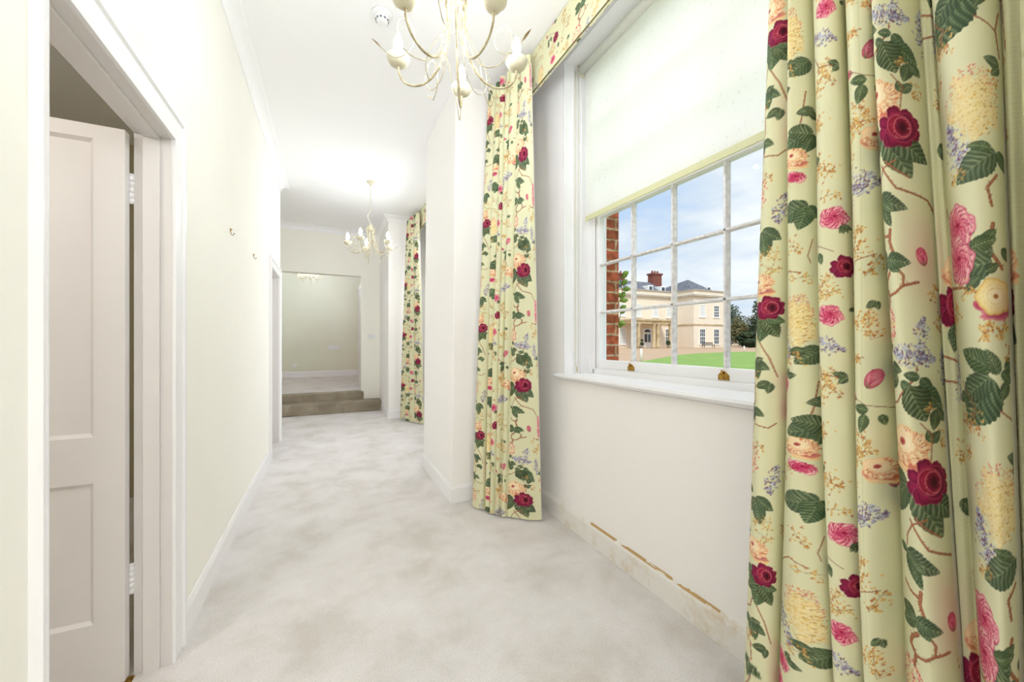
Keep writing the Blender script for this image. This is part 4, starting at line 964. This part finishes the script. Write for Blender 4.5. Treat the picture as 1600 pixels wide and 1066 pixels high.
# ------------------------------------------------------------------ small fittings
sdm = empty('smoke_detector', (.295, 2.43, ZC), label='round white smoke detector on the ceiling by the near chandelier', cat='smoke detector')
MB().lathe([(.030, -.026), (.052, -.022), (.060, -.010), (.062, 0)], n=32).build('base_plate', M_['plastic'], sdm)
MB().lathe([(.001, -.056), (.022, -.055), (.032, -.050), (.036, -.038), (.040, -.030), (.040, -.022)], n=32).build('sensor_dome', M_['plastic'], sdm)
v = MB()
for i in range(10):
    a = i / 10 * 2 * PI; M = Matrix.Rotation(a, 4, 'Z'); v.box(.033, .0385, -.006, .006, -.044, -.036, M)
v.build('vent_slots', M_['greyplastic'], sdm)
for k, (y, z, lb) in enumerate(((2.86, 1.885, 'small brass picture hook on the left wall, the nearer one'), (3.67, 1.895, 'small brass picture hook on the left wall, the one closer to the far doorway'))):
    hk = MB(); hk.box(XL, XL + .003, y - .006, y + .006, z, z + .02).lathe([(.004, 0), (.004, .006), (.001, .009)], n=10, M=Matrix.Translation((XL + .002, y, z + .013)) @ Matrix.Rotation(PI / 2, 4, 'Y'))
    hk.tube([(XL + .004, y, z + .004), (XL + .005, y, z - .014), (XL + .012, y, z - .022), (XL + .02, y, z - .014), (XL + .02, y, z - .006)], .002, 6)
    tag(hk.build('picture_hook', M_['brass']), lb, 'hook', 'picture hooks on the left wall')
def plate(name, x, y, z, w, h, label, cat, n=1):
    r = empty(name, (x, y, z), label=label, cat=cat)
    MB().box(-w / 2, w / 2, -.009, 0, -h / 2, h / 2).build('face_plate', M_['plastic'], r, bevel=.003)
    for i in range(n):
        cx = (i - (n - 1) / 2) * w / n
        MB().box(cx - .012, cx + .012, -.013, -.008, -.018, .018).build('rocker', M_['plastic'], r, bevel=.002)
plate('light_switch', .712, YE, 1.30, .12, .087, 'white wall switch beside the opening, right of the steps', 'light switch', 2)
plate('wall_socket', .13, 10.9, 1.06, .23, .09, 'double white socket plate at mid height on the far room wall', 'socket', 2)
plate('wall_socket', -.74, 10.9, .62, .10, .09, 'single white socket plate low on the far room wall', 'socket', 1)

# ------------------------------------------------------------------ outdoors
G = -.10
st(bx(XO, 320, -60, 330, G - .5, G - .02).build('ground_gravel', mat('pale_gravel', (206, 176, 146), .95, .12, 1.2, .3, 60)))
lawn = [(3.5, 3.0), (9, 12.4), (13.5, 16.2), (18.84, 19.16), (23.8, 22.3), (29, 25.6), (35, 28.2), (40.6, 29.4), (46.9, 29.9), (55, 28.5), (63, 24), (66, 14), (62, -2), (50, -18), (20, -25), (3.5, -10)]
n = len(lawn); cpts = [p for p in catmull([(x, y, 0) for x, y in lawn] + [(lawn[0][0], lawn[0][1], 0)], 5)][:-1]
m = len(cpts); vs = [(p.x, p.y, G - .02) for p in cpts] + [(p.x, p.y, G + .03) for p in cpts]
st(MB().add(vs, [tuple(range(m, 2 * m)), tuple(range(m - 1, -1, -1))] + [(i, (i + 1) % m, m + (i + 1) % m, m + i) for i in range(m)]).build('ground_lawn', mat('mown_grass', (148, 180, 92), .9, scale=.9, col2=(130, 166, 78), bump=.3, bscale=30)))
MS = M_['stucco'] = mat('cream_stucco', (238, 227, 210), .85, .05, .5)
M_['stone'] = mat('weathered_stone', (214, 196, 160), .85, col2=(180, 160, 128), scale=1.2)
M_['cornice'] = mat('grey_stone_cornice', (184, 176, 162), .85, .15, .8)
M_['slate'] = mat('grey_slate_roof', (122, 124, 134), .6, col2=(92, 94, 106), scale=1.8, detail=8)
M_['winwhite'] = mat('white_window_frame_outdoors', (244, 244, 242), .5, .02, 5)
M_['winglass'] = mat('dark_window_pane', (64, 76, 92), .12, .2, 2, spec=.6)
M_['blindpane'] = mat('window_with_white_shutters', (214, 220, 222), .3, .05, 2)
mn = empty('country_house', (57, 58, G), label='pale cream two-storey country house with slate roof seen through the window', cat='house')
OFF = Matrix.Translation(-Vector(mn.location))
def hb(name, m, *boxes, parent=mn, **k):
    b = MB()
    for q in boxes: b.box(*q, M=OFF)
    return b.build(name, m, parent, **k)
XW, YW, YM, ZP = 64.9, 53.3, 58.0, 11.3
hb('main_wall', MS, (34, XW + .5, YM, 74, G, ZP)); hb('wing_wall', MS, (XW, 73.8, YW, 74, G, ZP))
hb('cornice', M_['cornice'], (33.6, XW, YM - .5, YM, 10.0, 10.35), (XW - .5, 74.3, YW - .5, YW, 10.0, 10.35), (XW - .5, XW, YW, YM - .5, 10.0, 10.35), (33.8, XW, YM - .2, YM + .2, ZP - .1, ZP + .12), (XW - .2, 74, YW - .2, YW + .2, ZP - .1, ZP + .12), (XW - .2, XW + .2, YW + .2, YM - .2, ZP - .1, ZP + .12))
hb('string_course', M_['stone'], (XW - .15, 73.95, YW - .15, YW, 4.35, 4.6), (XW - .15, XW, YW, YM, 4.35, 4.6), (60, XW, YM - .12, YM, 4.35, 4.6))
def hwin(x0, x1, y, z0, z1, rows=4, cols=3, pm='winglass'):
    f = MB(); t = .11
    f.box(x0 - t, x0, y - .10, y + .02, z0 - t, z1 + t, OFF).box(x1, x1 + t, y - .10, y + .02, z0 - t, z1 + t, OFF).box(x0, x1, y - .10, y + .02, z1, z1 + t, OFF).box(x0 - .25, x1 + .25, y - .2, y + .02, z0 - t - .12, z0, OFF)
    for c in range(1, cols): q = x0 + (x1 - x0) * c / cols; f.box(q - .035, q + .035, y - .07, y, z0, z1, OFF)
    for r_ in range(1, rows): q = z0 + (z1 - z0) * r_ / rows; w_ = .07 if r_ == rows // 2 else .035; f.box(x0, x1, y - .07, y, q - w_, q + w_, OFF)
    fo = f.build('window', M_['winwhite'], mn); MB().box(x0, x1, y - .03, y + .0, z0, z1, OFF).build('pane', M_[pm], fo)
for x0, x1 in ((66.6, 68.0), (70.7, 72.1)): hwin(x0, x1, YW, .65, 3.55); hwin(x0, x1, YW, 6.1, 8.3, pm='blindpane' if x0 < 70 else 'winglass')
for x0 in (46.6, 50.4, 54.4, 58.9, 62.7): hwin(x0, x0 + 1.25, YM, 6.1, 8.4, pm='blindpane')
hwin(50.4, 51.7, YM, .65, 3.6, pm='blindpane'); hwin(62.4, 63.6, YM, .65, 3.6); hwin(46.6, 47.9, YM, .65, 3.6)
dr = hb('entrance_door', M_['winwhite'], (56.2, 58.5, YM - .15, YM, G, 3.75))
hb('door_glazing', M_['winglass'], (56.6, 57.2, YM - .2, YM - .14, 1.0, 2.6), (57.5, 58.1, YM - .2, YM - .14, 1.0, 2.6), parent=dr)
fan = MB().add([(57.35, YM - .2, 2.95 - G + G)] + [(57.35 + .8 * math.cos(k / 10 * PI), YM - .2, 2.95 + .6 * math.sin(k / 10 * PI)) for k in range(11)] + [(57.35 + .8 * math.cos(k / 10 * PI), YM - .14, 2.95 + .6 * math.sin(k / 10 * PI)) for k in range(11)], [(0, i + 1, i + 2) for i in range(10)] + [(i + 1, i + 12, i + 13, i + 2) for i in range(10)], M=OFF)
fan.build('fanlight', M_['winglass'], dr)
po = hb('portico_roof', M_['stone'], (49.9, 60.3, 54.2, YM, 4.45, 5.0), (49.6, 60.6, 53.9, YM, 5.0, 5.3))
for x in (50.9, 51.9, 55.7, 56.75, 60.0):
    MB().lathe([(.46, G), (.46, G + .25), (.38, G + .35), (.36, 1.2), (.30, 4.0), (.34, 4.1), (.44, 4.3), (.44, 4.46)], x, 54.6, n=16, M=OFF).build('column', M_['stone'], mn)
# slate roofs, hipped
def hip(name, x0, x1, y0, y1, z0, rx0, rx1, ry, z1):
    vs = [(x0, y0, z0), (x1, y0, z0), (x1, y1, z0), (x0, y1, z0), (rx0, ry, z1), (rx1, ry + .01, z1)]
    return MB().add(vs, [(0, 1, 5, 4), (1, 2, 5), (2, 3, 4, 5), (3, 0, 4), (0, 3, 2, 1)], M=OFF).build(name, M_['slate'], mn)
hip('slate_roof', 35, 66, 59.3, 72, ZP - .1, 40, 64, 64.0, 14.1)
hip('slate_roof', 65.6, 73.2, 54.2, 70, ZP - .1, 69.4, 69.5, 58.5, 14.3)
for x in (51.5, 55.2, 59.6, 63.1):
    d = hb('dormer', M_['winwhite'], (x, x + 1.3, 59.9, 62.5, ZP, 12.75)); hb('dormer_pane', M_['winglass'], (x + .25, x + 1.05, 59.85, 59.92, 11.7, 12.5), parent=d)
d = hb('dormer', M_['winwhite'], (71.4, 72.5, 55.4, 57.5, ZP, 12.6)); hb('dormer_pane', M_['winglass'], (71.6, 72.3, 55.35, 55.42, 11.7, 12.4), parent=d)
M_['hbrick'] = mat('distant_red_brick', (142, 84, 72), .9, .25, 2.5)
for x0, x1, y, z in ((65.6, 68.2, 64.5, 16.6), (57.0, 59.7, 67, 16.4), (44, 46, 64, 16.3)):
    MB().box(x0, x1, y, y + 1.6, 12, z - .5, OFF).box(x0 - .2, x1 + .2, y - .2, y + 1.8, z - .5, z - .15, OFF).build('chimney', M_['hbrick'], mn)
    p = MB()
    for k in range(3): p.lathe([(.22, z - .16), (.18, z + .5)], x0 + .5 + k * (x1 - x0 - 1) / 2, y + .8, n=8, M=OFF)
    p.build('chimney_pots', M_['hbrick'], mn)
# bench against the wing
bn = empty('garden_bench', (65.6, 50.6, G), label='dark garden bench in front of the pale house wing', cat='bench')
M_['bench'] = mat('dark_bench_wood', (84, 78, 78), .8, .2, 8)
MB().box(-1.5, 1.5, -.25, .25, .42, .47).build('seat', M_['bench'], bn)
b = MB()
for k in range(16): b.box(-1.45 + k * .19, -1.38 + k * .19, .24, .28, .5, .98)
b.box(-1.5, 1.5, .22, .30, .95, 1.05).build('backrest', M_['bench'], bn)
for x in (-1.45, 1.38):
    for y in (-.25, .2): bx(x, x + .07, y, y + .07, 0, .62 if y < 0 else 1.0).build('leg', M_['bench'], bn)
    bx(x, x + .07, -.27, .27, .62, .67).build('armrest', M_['bench'], bn)
# white posts on the lawn's edge
for (x, y, h, lb) in ((18.25, 18.95, .84, 'white marker post at the gravel edge nearer the window'), (46.6, 30.96, .72, 'white marker post far off beyond the lawn on the right')):
    MB().lathe([(.085, 0), (.085, h - .08), (.07, h - .02), (.02, h)], x, y, G, n=14).build('marker_post', M_['winwhite'], None, label=lb, cat='post', group='white marker posts')
# foliage
def foliage(blobs, n, size, seed, M=None):
    """a crown: leaf blades scattered through ellipsoids, each a bent two-faced blade"""
    R = random.Random(seed); mb = MB()
    tot = sum(b[3] * b[4] * b[5] for b in blobs)
    for cx, cy, cz, rx, ry, rz in blobs:
        for _ in range(int(n * rx * ry * rz / tot) + 1):
            d = Vector((R.gauss(0, 1), R.gauss(0, 1), R.gauss(0, 1))).normalized(); q = R.uniform(.35, 1) ** .5
            p = Vector((cx + d.x * rx * q, cy + d.y * ry * q, cz + d.z * rz * q))
            u = Vector((R.gauss(0, 1), R.gauss(0, 1), R.gauss(0, .6))).normalized(); w = u.cross(d).normalized(); s = size * R.uniform(.6, 1.3)
            nn = u.cross(w) * s * .2
            mb.add([p - u * s, p + w * s * .5 + nn, p + u * s, p - w * s * .5 + nn], [(0, 1, 2), (0, 2, 3)], M=M)
    return mb
M_['leafA'] = mat('dark_evergreen_foliage', (74, 92, 62), .8, col2=(40, 56, 38), scale=.5)
M_['leafB'] = mat('olive_autumn_foliage', (128, 122, 84), .8, col2=(88, 92, 56), scale=.6)
M_['leafC'] = mat('pale_thin_foliage', (112, 128, 110), .8, col2=(84, 98, 80), scale=.6)
M_['bark'] = mat('tree_bark', (96, 84, 70), .9, .3, 3)
for x, y, r_, h, m_, lb, sd_ in ((85.7, 52.2, 3.6, 11.5, 'leafA', 'tall dark tree right of the pale house, touching the curtain edge', 1), (93.8, 62.8, 3.8, 8.0, 'leafB', 'low olive-brown tree next to the tall dark one', 2),
                                (110.8, 78, 3.4, 13.5, 'leafC', 'thin greyish tree far behind, beside the corner of the house', 3), (76.5, 49.6, 2.2, 3.4, 'leafA', 'dark round shrub at the edge of the gravel below the trees', 4), (111.8, 62, 5, 13.5, 'leafA', 'broad dark tree behind the curtain edge', 5)):
    t = empty('garden_tree' if h > 4 else 'garden_shrub', (x, y, G), label=lb, cat='tree' if h > 4 else 'shrub')
    R = random.Random(sd_); bl = []
    for k in range(9):
        zc = h * R.uniform(.28, .86); bl.append((R.uniform(-.6, .6) * r_, R.uniform(-.6, .6) * r_, zc, r_ * R.uniform(.35, .6), r_ * R.uniform(.35, .6), h * R.uniform(.12, .2)))
    bl.append((0, 0, h * .35, r_ * .9, r_ * .9, h * .34))
    foliage(bl, 2600, .34, sd_).build('foliage', M_[m_], t)
    MB().tube([(0, 0, 0), (.1, 0, h * .4), (0, .1, h * .8)], [.35, .25, .08], 8).build('trunk', M_['bark'], t)
for x, lb in ((51.6 - .2, 'small dark topiary in a pot left of the portico door'), (57.9, 'small rounded topiary right of the portico columns')):
    t = empty('potted_topiary', (x, 53.2, G), label=lb, cat='potted plant', group='topiaries at the portico')
    MB().lathe([(.22, 0), (.30, .45), (.33, .5)], n=14).build('pot', M_['cornice'], t)
    foliage([(0, 0, .95, .42, .42, .5)] if x > 55 else [(0, 0, .8, .34, .34, .3), (0, 0, 1.45, .26, .26, .24)], 260, .13, 9).build('foliage', M_['leafA'], t)
# climbing plant on the outside of the brick reveal
cp = empty('climbing_plant', (1.93, 2.235, 1.34), label='sprig of bright green climbing leaves beyond the brick edge outside the window', cat='plant')
stem = [(-.02, .03, -.06), (.0, .01, 0), (.02, .0, .08), (.015, .01, .16), (.04, 0, .24), (.03, .01, .32), (.045, .0, .38)]
MB().tube(catmull(stem, 5), .0028, 6).build('stem', mat('green_stem', (110, 124, 60), .7), cp)
M_['climb'] = mat('bright_climber_leaf', (142, 176, 70), .6, col2=(106, 148, 50), scale=30)
R = random.Random(4); sp_ = catmull(stem, 5)
for k in range(15):
    p = sp_[min(len(sp_) - 1, 3 + int(k / 15 * (len(sp_) - 3)))]; a = R.uniform(-.9, .9) + (.3 if k % 3 else PI)
    d = Vector((math.cos(a) * .75, -.35 * math.cos(a), math.sin(a) * .7 + .25)).normalized() * R.uniform(.05, .068)
    metal_leaf(p, p + d, .019, (-.6, -.8, .2)).build('leaf', M_['climb'], cp)
